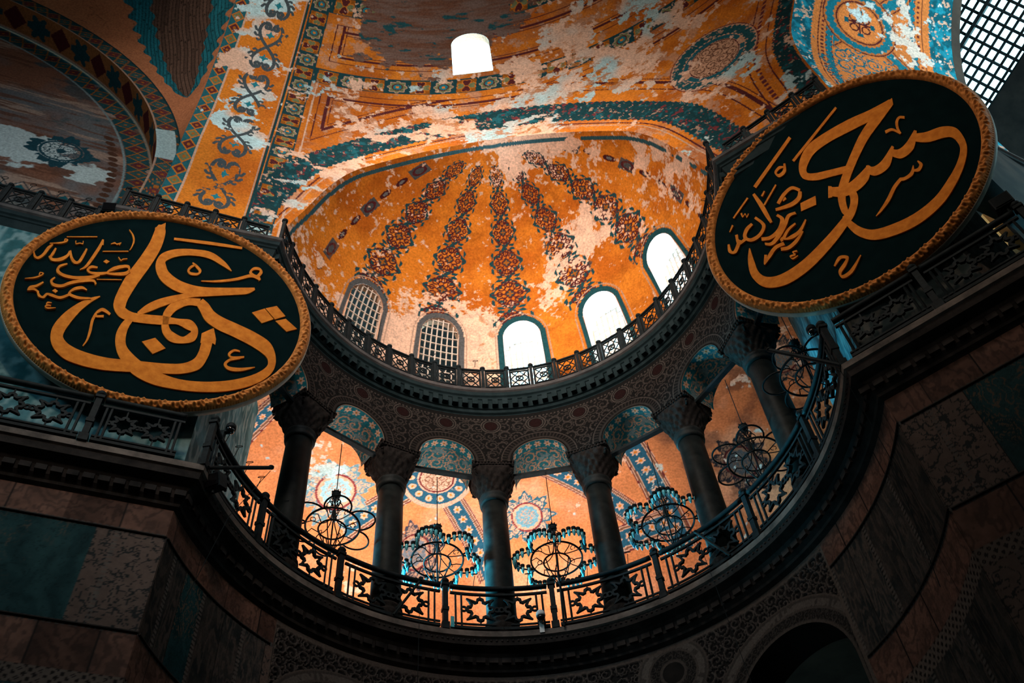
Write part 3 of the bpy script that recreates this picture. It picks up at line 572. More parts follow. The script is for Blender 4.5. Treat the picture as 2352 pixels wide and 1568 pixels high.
# ------------------------------------------------------------------ upper and lower cornices
def arcpath(R, p0, p1, n, z): return [PO(p, R, z) for p in np.linspace(p0, p1, n)]
def onlineM(q, a): return AB(a, q+13.80, 0)[:2]
UL = [(*AB(-16, 17.28, 0)[:2], Z2), (*AB(-3.36, 17.28, 0)[:2], Z2), (*AB(-3.34, 16.45, 0)[:2], Z2)]
UR = [tuple(RP(s, i, Z2)) for s, i in ((3.1, -.42), (3.12, .3), (4.2, .3))]+[tuple(AB(24, 8.1, Z2))]
upath = UL+arcpath(6.115, -91, 100.5, 70, Z2)+UR
tprof = [(.8, .02), (.30, .02), (.0, .0), (0, -.13), (.05, -.17), (.07, -.30), (.12, -.34), (.14, -.40), (.17, -.42), (.24, -.74), (.29, -.76), (.31, -.86), (.38, -.90), (.40, -1.0), (.40, -1.04), (1.6, -1.04)]
mb = MB(); mb.sweep(upath, tprof[2:4]+tprof[4:5]); lip_ = mb
mb = MB(); mb.sweep(upath, tprof[4:]); mb.sweep(upath, tprof[:3])
for p in np.arange(-88, 99, 2.9): mb.box(PO(p, 6.115+.15, Z2-.58), (.085, .075, .125), [PO(p+90, 1, 0), PO(p, 1, 0), (0, 0, 1)])
t1 = mb.build('trim_1', M_TCORN); t1['kind'] = 'structure'; lip_.build('lip', M_TLIP, t1)
LL = [(*AB(-16, 16.6, 0)[:2], Z1)]
lpath = LL+arcpath(6.66, -88.9, 96.2, 80, Z1)+[tuple(RP(4.6, 0, Z1)), tuple(AB(26, 9.2, Z1))]
gprof = [(.62, .02), (.0, .0), (0, -.16), (.05, -.19), (.08, -.36), (.16, -.40), (.27, -.46), (.30, -.50), (.33, -.54), (.36, -.72), (.44, -.80), (.46, -.86), (.52, -.90), (.56, -.93)]
mb = MB(); mb.sweep(lpath, gprof[1:4]); lipg = mb
mb = MB(); mb.sweep(lpath, gprof[3:]); mb.sweep(lpath, gprof[:2])
for p in np.arange(-87, 95, 1.15): mb.lathe([(.035, -.02), (.03, .03), (.008, .05)], 6, PO(p, 6.66+.07, Z1-.24))
for p in np.arange(-86, 95, 2.6): mb.box(PO(p, 6.66+.34, Z1-.63), (.11, .05, .07), [PO(p+90, 1, 0), PO(p, 1, 0), (0, 0, 1)])
for a in np.arange(-8, .6, .3): mb.box(AB(a, 16.94, Z1-.63), (.11, .05, .07), [WN_, WM_, (0, 0, 1)])
for s in np.arange(.1, 4.5, .3): mb.box(RP(s, .34, Z1-.63), (.11, .05, .07), [(*DR, 0), (*NR, 0), (0, 0, 1)])
t2 = mb.build('trim_2', M_CORN); t2['kind'] = 'structure'; lipg.build('lip', M_LIP, t2)

# ------------------------------------------------------------------ arcade wall of the gallery: inlaid stone face, arches with painted soffits
AR, ABK = 6.5, 7.75
CPH = [4.0+(i-2.5)*24.5 for i in range(6)]; APH = [4.0+(i-3)*24.5 for i in range(7)]
ZS, ARAD = Z2-3.02, .84
def farch(p, z):
    f = np.full(p.shape, 9.)
    for c in APH:
        x = np.radians(p-c)*AR; f = np.minimum(f, np.where(z > ZS, np.hypot(x, z-ZS)-ARAD, np.abs(x)-ARAD))
    return f
PP, ZZ = np.meshgrid(np.linspace(-83, 91, 1050), np.linspace(ZS, Z2-.9, 170), indexing='ij'); f = farch(PP, ZZ)
t = np.radians(PP); x = np.radians(PP-4)*AR; zr = ZZ-Z2
X = np.stack([AR*np.sin(t), AR*np.cos(t), ZZ], -1)
base = np.array([.0065, .006, .0058]); ivory = np.array([.044, .036, .032]); col = base*(.7+.6*fbm(X, 3, 4))[..., None]
col = over(col, spiralfield(x, zr+.1, .40, 1.) & (f > .36), ivory*(.8)); col = over(col, (f > .05) & (f < .12), ivory*.6); col = over(col, (np.abs(f-.30) < .018), ivory); col = over(col, (f < .28) & (f > .13) & (((np.degrees(np.arctan2(zr+3.02, 1e-6+((x+AR*.2138) % (AR*.4276))-AR*.2138)) / 6) % 1) < .4), ivory*.5)
for c in np.arange(-81.75+4-4, 92, 12.25):
    r = np.hypot(np.radians(PP-c)*AR, (zr+1.42)*1.0); nr_ = r < .34
    col = over(col, nr_, base); col = over(col, nr_ & (np.abs(r-.30) < .02), ivory*1.1); col = over(col, nr_ & (np.abs(r-.23) < .015), ivory*1.1); col = over(col, r < .19, np.array([.012, .005, .005]))
col = over(col, zr > -1.16, base*1.2); col = over(col, (zr > -1.16) & (np.abs(zr+1.11) < .03) & (((x/.12) % 1) < .5), ivory)
w = sheet('wall_arcade', X, col, M_INLAY, f)
PP, ZZ = np.meshgrid(np.linspace(-83, 91, 260), np.linspace(ZS, Z2-.7, 40), indexing='ij'); t = np.radians(PP)
sheet('wall_arcade_back', np.stack([ABK*np.sin(t), ABK*np.cos(t), ZZ], -1), np.tile(OR*.8, PP.shape+(1,)), M_PLASTER, farch(PP, ZZ)*1.1-.0)
for c in APH:
    TH, DD = np.meshgrid(np.linspace(0, PI, 120), np.linspace(0, 1, 60), indexing='ij')
    p = np.radians(c+np.degrees(ARAD*np.cos(TH)/AR)*(1-.1*DD)); R = AR+(ABK-AR)*DD; X = np.stack([R*np.sin(p), R*np.cos(p), ZS+ARAD*np.sin(TH)], -1)
    s = TH*ARAD; y = DD*1.25; col = np.tile(DTEAL*1.4+TEAL*.12, TH.shape+(1,))
    sf = spiralfield(s+c, y-.42, .42, 2.); col = over(col, sf & (y > .34), CREAM*.26+OR*.12); col = over(col, fbm(X, 6, 3, 4) > .60, PBLUE*.2)
    i = np.floor(s/.30); q = np.hypot((s/.30-i-.5)*2, (y-.19)/.15); tt_ = np.arctan2((y-.19)/.15, (s/.30-i-.5)*2)
    col = over(col, (y < .36) & (y > .03), TEAL*.7); col = over(col, (q < .62+.2*np.cos(6*tt_)) & (y < .36), CREAM*.62); col = over(col, (q < .22) & (y < .36), OR*.5); col = over(col, y < .04, CREAM*.32)
    sheet('arch_soffit', X, col, M_PLASTER, None, w, kind=None)

# ------------------------------------------------------------------ gallery vault, outer wall, end walls, floor
def vz(r): return np.where(r > 9.5, Z2-4.8+4.0*np.sqrt(np.maximum(0, 1-((r-9.5)/4.5)**2)), Z2-.8-.5*((9.5-r)/1.7)**2)
PP, SSv = np.meshgrid(np.radians(np.linspace(-84, 86, 900)), np.concatenate([np.linspace(7.6, 13.2, 210), np.linspace(13.2, 13.999, 60)[1:]]), indexing='ij')
X = np.stack([SSv*np.sin(PP), SSv*np.cos(PP), vz(SSv)], -1); px, py = X[..., 0], X[..., 1]
VO = np.array([.70, .25, .095]); col = plaster(X, VO, VO*.8, .9); col = over(col, sst(.45, .72, fbm(X, .7, 5, 23))*.6, np.array([.80, .42, .26]))
dk = sst(24, 30, np.degrees(PP)); col = over(col, dk*(.35+.5*sst(.42, .65, fbm(X, 1.3, 6, 91))), BRN*.8)  # right-hand bays browned, the weaker light there put into the colour
BL = np.array([.02, .10, .17])
def band(col, p0, p1, w=.30):
    a = np.array([p0[1]*math.sin(math.radians(p0[0])), p0[1]*math.cos(math.radians(p0[0]))]); b = np.array([p1[1]*math.sin(math.radians(p1[0])), p1[1]*math.cos(math.radians(p1[0]))])
    L = np.linalg.norm(b-a); d = (b-a)/L; u = (px-a[0])*d[0]+(py-a[1])*d[1]; v = -(px-a[0])*d[1]+(py-a[1])*d[0]; m = (u > 0) & (u < L)
    col = over(col, m & (np.abs(v) < w+.17), CREAM*.8); col = over(col, m & (np.abs(np.abs(v)-w-.14) < .02), MAR*2); col = over(col, m & (np.abs(np.abs(v)-w-.06) < .03), BRN)
    col = over(col, m & (np.abs(v) < w), BL); i = np.floor(u/.42); x = (u/.42-i-.5)*2.2; y = v/w*1.25; q = np.hypot(x, y); t = np.arctan2(y, x)
    col = over(col, m & (q < .62+.16*np.cos(6*t)), CREAM*.9); return over(col, m & (q < .28), OR)
def medal(col, p, R, c1, dark=1.):
    x0, y0 = p[1]*math.sin(math.radians(p[0])), p[1]*math.cos(math.radians(p[0])); dx, dy = px-x0, py-y0; r = np.hypot(dx, dy)/R; t = np.arctan2(dy, dx)
    ed = 1.0+.16*np.cos(8*t)+.07*np.cos(24*t); near = r < 1.4; lace = near & (r < ed) & (r > .62) & (spiralfield(dx/R, dy/R, .34, 3.) | (np.abs(r-ed+.08) < .06))
    col = over(col, near & (r < ed), CREAM*.75*dark+VO*.2*dark); col = over(col, lace, c1); col = over(col, near & (np.abs(r-.60) < .035), MAR*3*dark); col = over(col, near & (r < .46+.03*np.cos(12*t)), c1*1.6+PBLUE*.25*dark); return over(col, near & (r < .34) & spiralfield(dx/R, dy/R, .22, 5.), CREAM*.7*dark)
bandM = (-18.2, 9.45)
for p1 in ((-7.2, 12.7), (-31.5, 12.0), (-8, 8.0), (-30, 8.0)): col = band(col, bandM, p1, .24)
x0, y0 = bandM[1]*math.sin(math.radians(bandM[0])), bandM[1]*math.cos(math.radians(bandM[0])); r = np.hypot(px-x0, py-y0); t = np.arctan2(py-y0, px-x0)
col = over(col, r < 1.22, CREAM*.8); col = over(col, r < 1.06, BL); q = np.hypot((((t/(2*PI)*14) % 1)-.5)*1.15, (r-.85)*2.6); col = over(col, (q < .34) & (r < 1.06), CREAM*.9); col = over(col, (q < .13) & (r < 1.06), OR)
col = over(col, r < .64, CREAM*.85); col = over(col, np.abs(r-.56) < .03, MAR*2); col = over(col, (r < .5) & spiralfield(px, py, .26, 1.), BRN)
col = medal(col, (-35.2, 10.85), 1.05, np.array([.14, .28, .34])); col = medal(col, (-19.4, 12.15), .85, np.array([.05, .05, .07]), .6); col = medal(col, (-.7, 10.95), .85, np.array([.03, .13, .19])); col = medal(col, (37.2, 11.6), .85, np.array([.015, .015, .02]), .22)
col = medal(col, (56, 9.9), .8, np.array([.03, .04, .05]), .4)
col = band(col, (3.5, 8.9), (20, 12.6), .26); col = band(col, (22.4, 8.0), (22.8, 13.0), .30); col = band(col, (12.5, 12.3), (22.5, 12.2), .22); col = band(col, (-56.3, 7.8), (-53.5, 12.5), .16); col = band(col, (-47, 8), (-33.5, 9.0), .12)
col = peel(col, X, blob(X, [(*PO(-40, 10.0, Z2-1), .8, .16), (*PO(8, 10.9, Z2-1), .6, .14), (*PO(18, 9.8, Z2-1), .7, .2), (*PO(56, 9.0, Z2-1), 1.2, .2)]), .68, CREAM*1.05, PBLUE, 0, 1.6)
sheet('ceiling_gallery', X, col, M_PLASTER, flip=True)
# outer wall: three gallery windows let the daylight in
OW = MB(); ow = 14.0; wins = [(-78, -70), (-47, -39), (-22.5, -14.5), (0, 8), (26, 34)]; edges = [-88]+[q for wv in wins for q in wv]+[84]
def arcwall(p0, p1, z0, z1):
    n = max(2, int((p1-p0)/2)); OW.sweep([PO(p, ow, 0) for p in np.linspace(p0, p1, n+1)], [(0, z0), (0, z1), (.5, z1), (.5, z0)], True)
for k in range(0, len(edges), 2): arcwall(edges[k], edges[k+1], Z1+.8, Z1+3.4)
arcwall(-88, 84, 0, Z1+.8); arcwall(-88, 84, Z1+3.4, Z2-.2)
OW.build('wall_gallery_outer', stone('gallery_wall_plaster', (.30, .11, .03), (.46, .18, .05), 1.2, .85, .2))['kind'] = 'structure'
FL = MB(); FL.sweep([PO(p, 7.0, 0) for p in np.linspace(-80, 84, 60)], [(0, Z1-.25), (0, Z1-.02), (7.2, Z1-.02), (7.2, Z1-.25)], True); FL.build('floor_gallery', M_SHELL)['kind'] = 'structure'
def painted_wall(name, P0, P1, z0, z1, nu, nv, fn, mat=None, flip=False):
    S, Z = np.meshgrid(np.linspace(0, 1, nu), np.linspace(z0, z1, nv), indexing='ij'); P0 = np.array(P0, float); P1 = np.array(P1, float)
    X = np.stack([P0[0]+(P1[0]-P0[0])*S, P0[1]+(P1[1]-P0[1])*S, Z], -1); L = np.hypot(*(P1-P0)[:2]); return sheet(name, X, fn(X, S*L, Z), mat or M_MARBLE, flip=flip)
def veined(X, c1, c2, c3, s=.9, st=(1, 1, .35)):
    w = fbm(X*np.array(st), s, 5, 3.); v = np.abs(np.sin((w*9+X[..., 2]*.25)*PI)); c = np.asarray(c1)+(np.asarray(c2)-np.asarray(c1))*sst(.3, .7, fbm(X, s*1.7, 4, 8))[..., None]; return over(c, sst(.72, .97, v)*.8, c3)
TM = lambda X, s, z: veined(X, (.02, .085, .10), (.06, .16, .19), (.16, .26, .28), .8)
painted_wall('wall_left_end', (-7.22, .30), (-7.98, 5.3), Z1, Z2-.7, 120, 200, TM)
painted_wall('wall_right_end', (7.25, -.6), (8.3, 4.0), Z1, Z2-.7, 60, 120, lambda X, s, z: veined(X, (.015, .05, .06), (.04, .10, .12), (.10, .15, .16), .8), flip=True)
# ------------------------------------------------------------------ lower walls: book-matched marble slabs between brown bands
VERDE = ((.006, .024, .028), (.013, .042, .047), (.085, .058, .038)); BREC = ((.070, .050, .043), (.105, .075, .064), (.016, .018, .019)); GRYM = ((.014, .017, .018), (.036, .032, .030), (.058, .046, .040)); BRWN = ((.072, .038, .029), (.115, .060, .045), (.045, .026, .021))
def slabs(X, s, z, cuts, kinds, zr, tint=1.0):
    col = np.zeros(X.shape)
    for k, kd in enumerate(kinds):
        m = (s >= cuts[k]) & (s < cuts[k+1]); c1, c2, c3 = kd
        if kd is BREC:
            w = np.minimum(np.abs(fbm(X, 3.4, 3, 3.+k)-.5), np.abs(fbm(X, 5.2, 3, 13.+k)-.47)); c = np.asarray(c1)+(np.asarray(c2)-np.asarray(c1))*fbm(X, 1.2, 3)[..., None]; c = over(c, w < .020, c3)
        elif kd is VERDE:
            q = X+1.1*(np.stack([fbm(X, .8, 4, 1.), fbm(X, .8, 4, 9.), fbm(X, .5, 4, 5.)], -1)-.5); w = fbm(q*np.array([2., 2., .6]), 1.9, 5, 2.+k); c = np.asarray(c1)+(np.asarray(c2)-np.asarray(c1))*sst(.35, .65, w)[..., None]; v_ = np.abs(np.sin(w*26.)); c = over(c, sst(.90, .98, v_)*sst(.42, .55, fbm(X, .6, 4, 8))*.85, c3); c = over(c, (1-sst(.05, .2, v_))*.5, np.asarray(c1)*.4)
        else: c = veined(X, c1, c2, c3, 1.7+.4*(k % 3), (1, 1, .22))*(.75+.5*((k*37 % 11)/11.))
        col = np.where(m[..., None], c, col)
        col = over(col, m & (np.abs(s-cuts[k]) < .02), np.array([.008, .008, .008]))
        if k % 2 == 1: col = over(col, m & (s-cuts[k] < .10) & (((z/.10) % 1) < .55), np.array([.075, .065, .06]))
    bl = veined(X, *BRWN, 1.5, (1, 1, .6)); bm = (zr > -1.62) | ((zr < -3.95) & (zr > -4.86)); blk = np.floor((s+np.where(zr > -2, .3, 0.))/1.05)
    bl = bl*(.65+.7*_h(blk, blk*0+3, blk*0))[..., None]; bl = over(bl, np.abs((s+np.where(zr > -2, .3, 0.))/1.05-np.round((s+np.where(zr > -2, .3, 0.))/1.05)) < .012, np.array([.012, .01, .01]))
    col = np.where(bm[..., None], bl, col)
    ln = lambda q: (np.abs(zr-q) < .05) & (((s/.11) % 1) < .55)
    col = over(col, (np.abs(zr+1.64) < .035) | (np.abs(zr+3.93) < .035), np.array([.010, .010, .011])); col = over(col, ln(-1.64) | ln(-3.93), np.array([.055, .055, .055]))
    lace = (zr < -4.86) & (zr > -5.22); q = np.hypot(((s/.17) % 1)-.5, (((zr+5.22)/.18) % 1)-.5); col = over(col, lace, np.array([.09, .07, .06])); col = over(col, lace & ((np.abs(q-.12) < .08) | (q > .52)), np.array([.012, .010, .010]))
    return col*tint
QL = 17.16
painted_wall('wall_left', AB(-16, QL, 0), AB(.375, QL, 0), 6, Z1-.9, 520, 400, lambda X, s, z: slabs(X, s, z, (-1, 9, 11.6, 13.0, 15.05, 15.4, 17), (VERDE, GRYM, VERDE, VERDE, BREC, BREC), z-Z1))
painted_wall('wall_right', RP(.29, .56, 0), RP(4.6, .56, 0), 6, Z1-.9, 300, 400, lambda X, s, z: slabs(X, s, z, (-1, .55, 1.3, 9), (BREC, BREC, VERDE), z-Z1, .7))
painted_wall('wall_choir_side', RP(4.6, .56, 0), AB(30, 9.75, 0), 0, Z2-.1, 40, 60, lambda X, s, z: veined(X, *GRYM))
LWR = 7.22
ARCH_L = [46.5, 3.5, -39.5]; AZ, AR_ = Z1-3.75, 1.60
def flow(P, z):
    f = np.full(P.shape, 9.)
    for c in ARCH_L:
        x = np.radians(P-c)*LWR; f = np.minimum(f, np.where(z > AZ, np.hypot(x, z-AZ), np.abs(x))-AR_)
    return np.minimum(f, np.hypot(np.radians(P-23.9)*LWR, z-(Z1-1.68))-.27)
PP, ZZ = np.meshgrid(np.linspace(-86.4, 93.6, 1300), np.linspace(6, Z1-.9, 460), indexing='ij'); t = np.radians(PP); f = flow(PP, ZZ); zr = ZZ-Z1; s = np.radians(PP+90)*LWR
X = np.stack([LWR*np.sin(t), LWR*np.cos(t), ZZ], -1)
col = slabs(X, s, ZZ, [np.radians(q+90)*LWR for q in (-95, -82.6, -78.5, -73, -67, -62.5, -57, 60.5, 66, 71, 77, 82, 87, 120)], (GRYM, GRYM, VERDE, GRYM, GRYM, GRYM, BREC, GRYM, GRYM, GRYM, GRYM, GRYM, GRYM), zr)
cv = (PP > -55) & (PP < 60.3); carve = np.zeros(PP.shape)
fo = flow(PP, ZZ); leaf = spiralfield(s, zr, .34, 6.)
c = np.tile(np.array([.012, .011, .011]), PP.shape+(1,)); c = over(c, leaf, np.array([.060, .050, .046])); c = over(c, (np.abs((s/1.35) % 1-.5) > .49), np.array([.03, .025, .022]))
rim = (fo > 0) & (fo < .62); c = over(c, rim, np.array([.040, .034, .031])); c = over(c, rim & (fo > .08) & (fo < .30) & (spiralfield(s, zr, .17, 3.) == False), np.array([.012, .011, .011]))
for k_ in ARCH_L:
    an = np.degrees(np.arctan2(zr+3.75, np.radians(PP-k_)*LWR)); c = over(c, (fo > .36) & (fo < .52) & (((an/4.2) % 1) < .45), np.array([.075, .064, .058]))
c = over(c, (np.abs(fo-.60) < .025) | (np.abs(fo-.33) < .02) | (np.abs(fo-.03) < .03), np.array([.055, .045, .040]))
c = over(c, (zr > -1.06), np.array([.07, .055, .048]))
col = np.where(cv[..., None], c, col); carve = np.where(cv & (fo > .62) & (zr < -1.06) & ~leaf, .045, 0)
col = over(col, (np.abs(PP+55) < .35) | (np.abs(PP-60.3) < .35), np.array([.075, .060, .052]))
X = np.stack([(LWR+carve)*np.sin(t), (LWR+carve)*np.cos(t), ZZ], -1)
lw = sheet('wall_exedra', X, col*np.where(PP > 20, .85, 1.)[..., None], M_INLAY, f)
L = MB()
for c_ in ARCH_L:
    n_ = 36; V = []
    for k in range(n_+1):
        q = PI*k/n_
        for R in (LWR, LWR+1.1): V.append(PO(c_+math.degrees(AR_*math.cos(q)/LWR), R, AZ+AR_*math.sin(q)))
    L.add(V, [(2*k, 2*k+1, 2*k+3, 2*k+2) for k in range(n_)])
L.lathe([(.27, -.02), (.27, .5), (.01, .5)], 24, PO(23.9, LWR+.02, Z1-1.68), [PO(113.9, 1, 0), (0, 0, 1), PO(23.9, 1, 0)])
L.build('arch_reveal', M_DARK, lw)
# bead mouldings along the band edges
B = MB()
for zz in (-1.64, -3.93):
    B.tube([AB(-16, QL-.02, Z1+zz), AB(.37, QL-.02, Z1+zz)], .022, 6); B.tube([RP(.36, .54, Z1+zz), RP(4.6, .54, Z1+zz)], .022, 6)
    B.tube([PO(p, LWR-.02, Z1+zz) for p in np.linspace(-86, -56, 24)], .022, 6); B.tube([PO(p, LWR-.02, Z1+zz) for p in np.linspace(61, 94, 24)], .022, 6)
B.build('trim_3', M_CORN)['kind'] = 'structure'
# pier walls between the two cornices
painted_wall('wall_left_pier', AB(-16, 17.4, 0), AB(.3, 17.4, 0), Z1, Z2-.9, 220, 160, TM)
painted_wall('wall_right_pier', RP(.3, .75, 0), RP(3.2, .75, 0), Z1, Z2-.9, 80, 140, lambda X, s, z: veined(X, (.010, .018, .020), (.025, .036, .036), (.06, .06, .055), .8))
painted_wall('wall_right_recess', RP(3.2, .75, 0), RP(4.4, 3.4, 0), Z1, Z2-.9, 30, 60, lambda X, s, z: veined(X, (.05, .04, .035), (.10, .08, .07), (.14, .13, .12), .8))
# the rest of the nave closes the room behind the camera
S_ = MB(); Zt = ZC+RS+1
def quad(*p): S_.add(p, [(0, 1, 2, 3)])
quad(AB(-46, -19, 0), AB(26, -19, 0), AB(26, 26, 0), AB(-46, 26, 0)); fl = S_.build('floor', M_SHELL); fl['kind'] = 'structure'
S_ = MB(); quad(AB(-46, -18, Zt), AB(0, -18, Zt), AB(0, 26, Zt), AB(-46, 26, Zt)); S_.build('ceiling_nave', M_SHELL)['kind'] = 'structure'
S_ = MB(); quad(AB(-46, -18, 0), AB(26, -18, 0), AB(26, -18, Zt), AB(-46, -18, Zt)); S_.build('wall_south', M_SHELL)['kind'] = 'structure'
S_ = MB(); quad(AB(-46, -18, 0), AB(-46, 26, 0), AB(-46, 26, Zt), AB(-46, -18, Zt)); S_.build('wall_west', M_SHELL)['kind'] = 'structure'
S_ = MB(); quad(AB(-46, 24.9, 0), AB(-2, 24.9, 0), AB(-2, 24.9, Zt), AB(-46, 24.9, Zt)); S_.build('wall_north', M_SHELL)['kind'] = 'structure'
S_ = MB(); quad(AB(26, -18, 0), AB(26, 12, 0), AB(26, 12, Z2+1.5), AB(26, -18, Z2+1.5)); S_.build('wall_east', M_SHELL)['kind'] = 'structure'
# lettering of the two discs: edge pairs of every pen stroke, in centimetres on the board
TXT_L = [[[[-85,299,-73,302],[-88,274,-61,273],[-88,213,-57,202],[-96,140,-64,122],[-107,66,-75,49],[-111,-7,-82,-17],[-107,-56,-81,-47],[-86,-89,-78,-56],[-57,-96,-59,-64],[-22,-91,-27,-59],[15,-82,9,-50]],[[13,-82,7,-50],[43,-69,41,-48],[69,-78,72,-42],[80,-81,94,-69],[77,-90,95,-109],[66,-107,72,-129],[46,-101,43,-133],[33,-91,20,-110],[24,-69,9,-73],[25,-42,6,-32],[34,-16,18,8],[54,9,46,34],[81,15,77,45]],[[72,18,82,47],[84,1,99,33],[104,-31,118,9],[137,-52,144,-5],[176,-64,182,-16],[218,-79,227,-31],[251,-96,267,-55],[270,-114,288,-101],[272,-140,289,-150],[254,-170,268,-193],[222,-199,233,-228],[180,-224,188,-256],[130,-242,136,-274],[83,-248,86,-282],[37,-239,36,-282],[1,-222,-8,-266],[-26,-202,-40,-235],[-45,-181,-63,-199],[-54,-151,-76,-153],[-56,-118,-74,-109],[-52,-87,-63,-78]],[[-144,-34,-142,-37],[-164,-52,-156,-64],[-185,-85,-169,-102],[-202,-131,-178,-149],[-208,-182,-181,-187],[-194,-229,-175,-205],[-162,-262,-157,-220],[-123,-273,-126,-230],[-76,-273,-82,-233],[-32,-264,-40,-227],[11,-252,4,-218],[55,-241,48,-209],[94,-227,84,-196],[125,-200,105,-174],[135,-157,111,-147],[136,-121,111,-119],[134,-87,111,-87]],[[129,185,128,182],[105,215,101,196],[64,240,64,211],[17,232,21,205],[-24,212,-14,184],[-51,178,-33,157],[-53,129,-30,141],[-31,81,-17,116],[7,53,11,96],[45,49,42,89],[81,64,76,92],[130,84,125,110],[180,106,175,131],[199,132,196,140]],[[176,126,180,105],[92,83,97,63],[45,55,51,38],[-6,15,5,-10],[-35,-21,-22,-43],[-51,-60,-45,-69]],[[-34,250,-36,260],[17,261,16,274],[74,273,73,287],[138,286,137,297]],[[29,174,30,179],[41,161,44,170],[51,149,57,153],[49,141,52,133],[35,137,35,126],[29,142,24,139],[32,155,27,161],[41,171,39,175]],[[64,111,64,114],[104,124,102,132],[146,149,143,159],[179,177,177,190],[198,176,199,191],[202,171,206,179]],[[191,191,188,182],[179,200,173,195],[183,211,179,220],[194,216,195,227],[198,210,206,210],[192,189,199,183]],[[202,-108,203,-113],[187,-109,190,-116],[177,-129,183,-129],[190,-143,189,-134],[216,-130,215,-124]],[[205,-130,208,-137],[184,-144,187,-151],[174,-166,181,-165],[188,-183,189,-171],[215,-178,212,-167],[246,-154,245,-152]],[[-105,-86,-106,-94],[-124,-74,-123,-86],[-135,-86,-130,-93],[-137,-111,-136,-105],[-116,-106,-118,-97]],[[-138,-98,-132,-100],[-139,-124,-133,-125],[-134,-160,-128,-161],[-131,-191,-127,-192],[-133,-213,-131,-214]],[[-274,150,-275,153],[-209,180,-210,184]],[[-147,243,-146,245],[-135,225,-132,228],[-127,203,-123,204],[-125,178,-122,177],[-126,162,-124,162]],[[-182,129,-183,132],[-126,154,-127,158]],[[-172,166,-173,168],[-164,172,-166,178],[-158,170,-160,175],[-151,178,-151,184],[-154,173,-152,171]],[[-166,19,-167,22],[-113,40,-114,43]],[[-196,177,-192,176],[-197,146,-190,142],[-201,94,-194,90],[-205,59,-200,54],[-212,42,-211,40]],[[-195,176,-192,177],[-190,154,-187,155]],[[-252,144,-250,146],[-247,131,-247,136],[-240,137,-241,141],[-232,138,-234,142],[-234,151,-236,151]],[[-253,101,-250,104],[-244,75,-240,81],[-229,57,-229,68],[-218,67,-224,73],[-216,100,-222,103],[-217,124,-221,126]],[[-290,60,-287,67],[-278,47,-279,58],[-260,54,-266,65],[-249,77,-255,83],[-250,98,-254,100]],[[-283,57,-288,60],[-281,75,-287,79],[-282,97,-286,98]],[[-326,65,-325,67],[-319,46,-317,53],[-307,41,-311,50],[-299,61,-305,66],[-296,88,-303,93],[-293,107,-296,110]],[[-302,108,-302,111],[-280,118,-282,124],[-269,130,-272,135],[-268,141,-270,138],[-276,142,-274,138],[-275,131,-272,131]],[[-101,75,-104,73],[-111,101,-112,90],[-131,93,-127,81],[-146,76,-140,66],[-153,50,-148,56],[-134,50,-136,60],[-109,61,-114,73],[-103,79,-108,85]],[[-152,57,-149,49],[-167,49,-164,38],[-184,43,-183,34],[-192,47,-197,45],[-188,56,-192,65],[-176,60,-177,67]],[[-166,42,-163,35],[-184,27,-180,15],[-214,12,-211,1],[-240,11,-240,0],[-253,20,-258,14],[-253,32,-258,38],[-242,48,-244,52]],[[-143,122,-142,124],[-134,110,-134,115],[-129,117,-131,121],[-121,123,-122,126]],[[-162,4,-164,-2],[-173,16,-172,7],[-199,5,-195,-5],[-219,-11,-214,-20],[-233,-29,-230,-39],[-248,-31,-248,-42],[-255,-24,-260,-25],[-252,-11,-255,-8]],[[-176,-25,-176,-29],[-190,-18,-187,-28],[-206,-32,-201,-39],[-210,-58,-206,-51],[-186,-66,-187,-56],[-159,-55,-161,-50]],[[-209,-54,-205,-61],[-224,-71,-221,-80],[-242,-69,-241,-79],[-254,-71,-250,-78],[-258,-84,-254,-91],[-264,-82,-266,-89],[-272,-71,-274,-75]],[[-270,-71,-270,-77],[-283,-64,-282,-72],[-293,-69,-294,-77],[-291,-67,-294,-61],[-279,-58,-283,-51],[-270,-38,-273,-34]],[[-312,-40,-312,-38],[-293,-31,-295,-26],[-282,-16,-284,-12],[-280,-5,-283,-8],[-289,-4,-287,-7],[-289,-15,-286,-15]],[[-234,-98,-233,-101],[-243,-100,-240,-104],[-242,-112,-241,-107],[-232,-112,-232,-108]],[[-236,-107,-234,-111],[-244,-115,-241,-117],[-236,-123,-237,-118],[-220,-114,-221,-112]]],[[[206,41],[234,68],[262,36],[236,10]],[[236,70],[262,90],[289,59],[265,37]],[[267,31],[291,49],[324,21],[300,1]],[[-17,-155],[8,-132],[38,-159],[15,-187]],[[-171,94],[-167,104],[-157,100],[-162,89]],[[-246,-56],[-242,-47],[-234,-52],[-237,-61]],[[128,-50],[105,-79],[109,-114],[129,-101],[143,-108],[141,-88]],[[-70,315],[-90,282],[-87,268],[-64,279]]]]
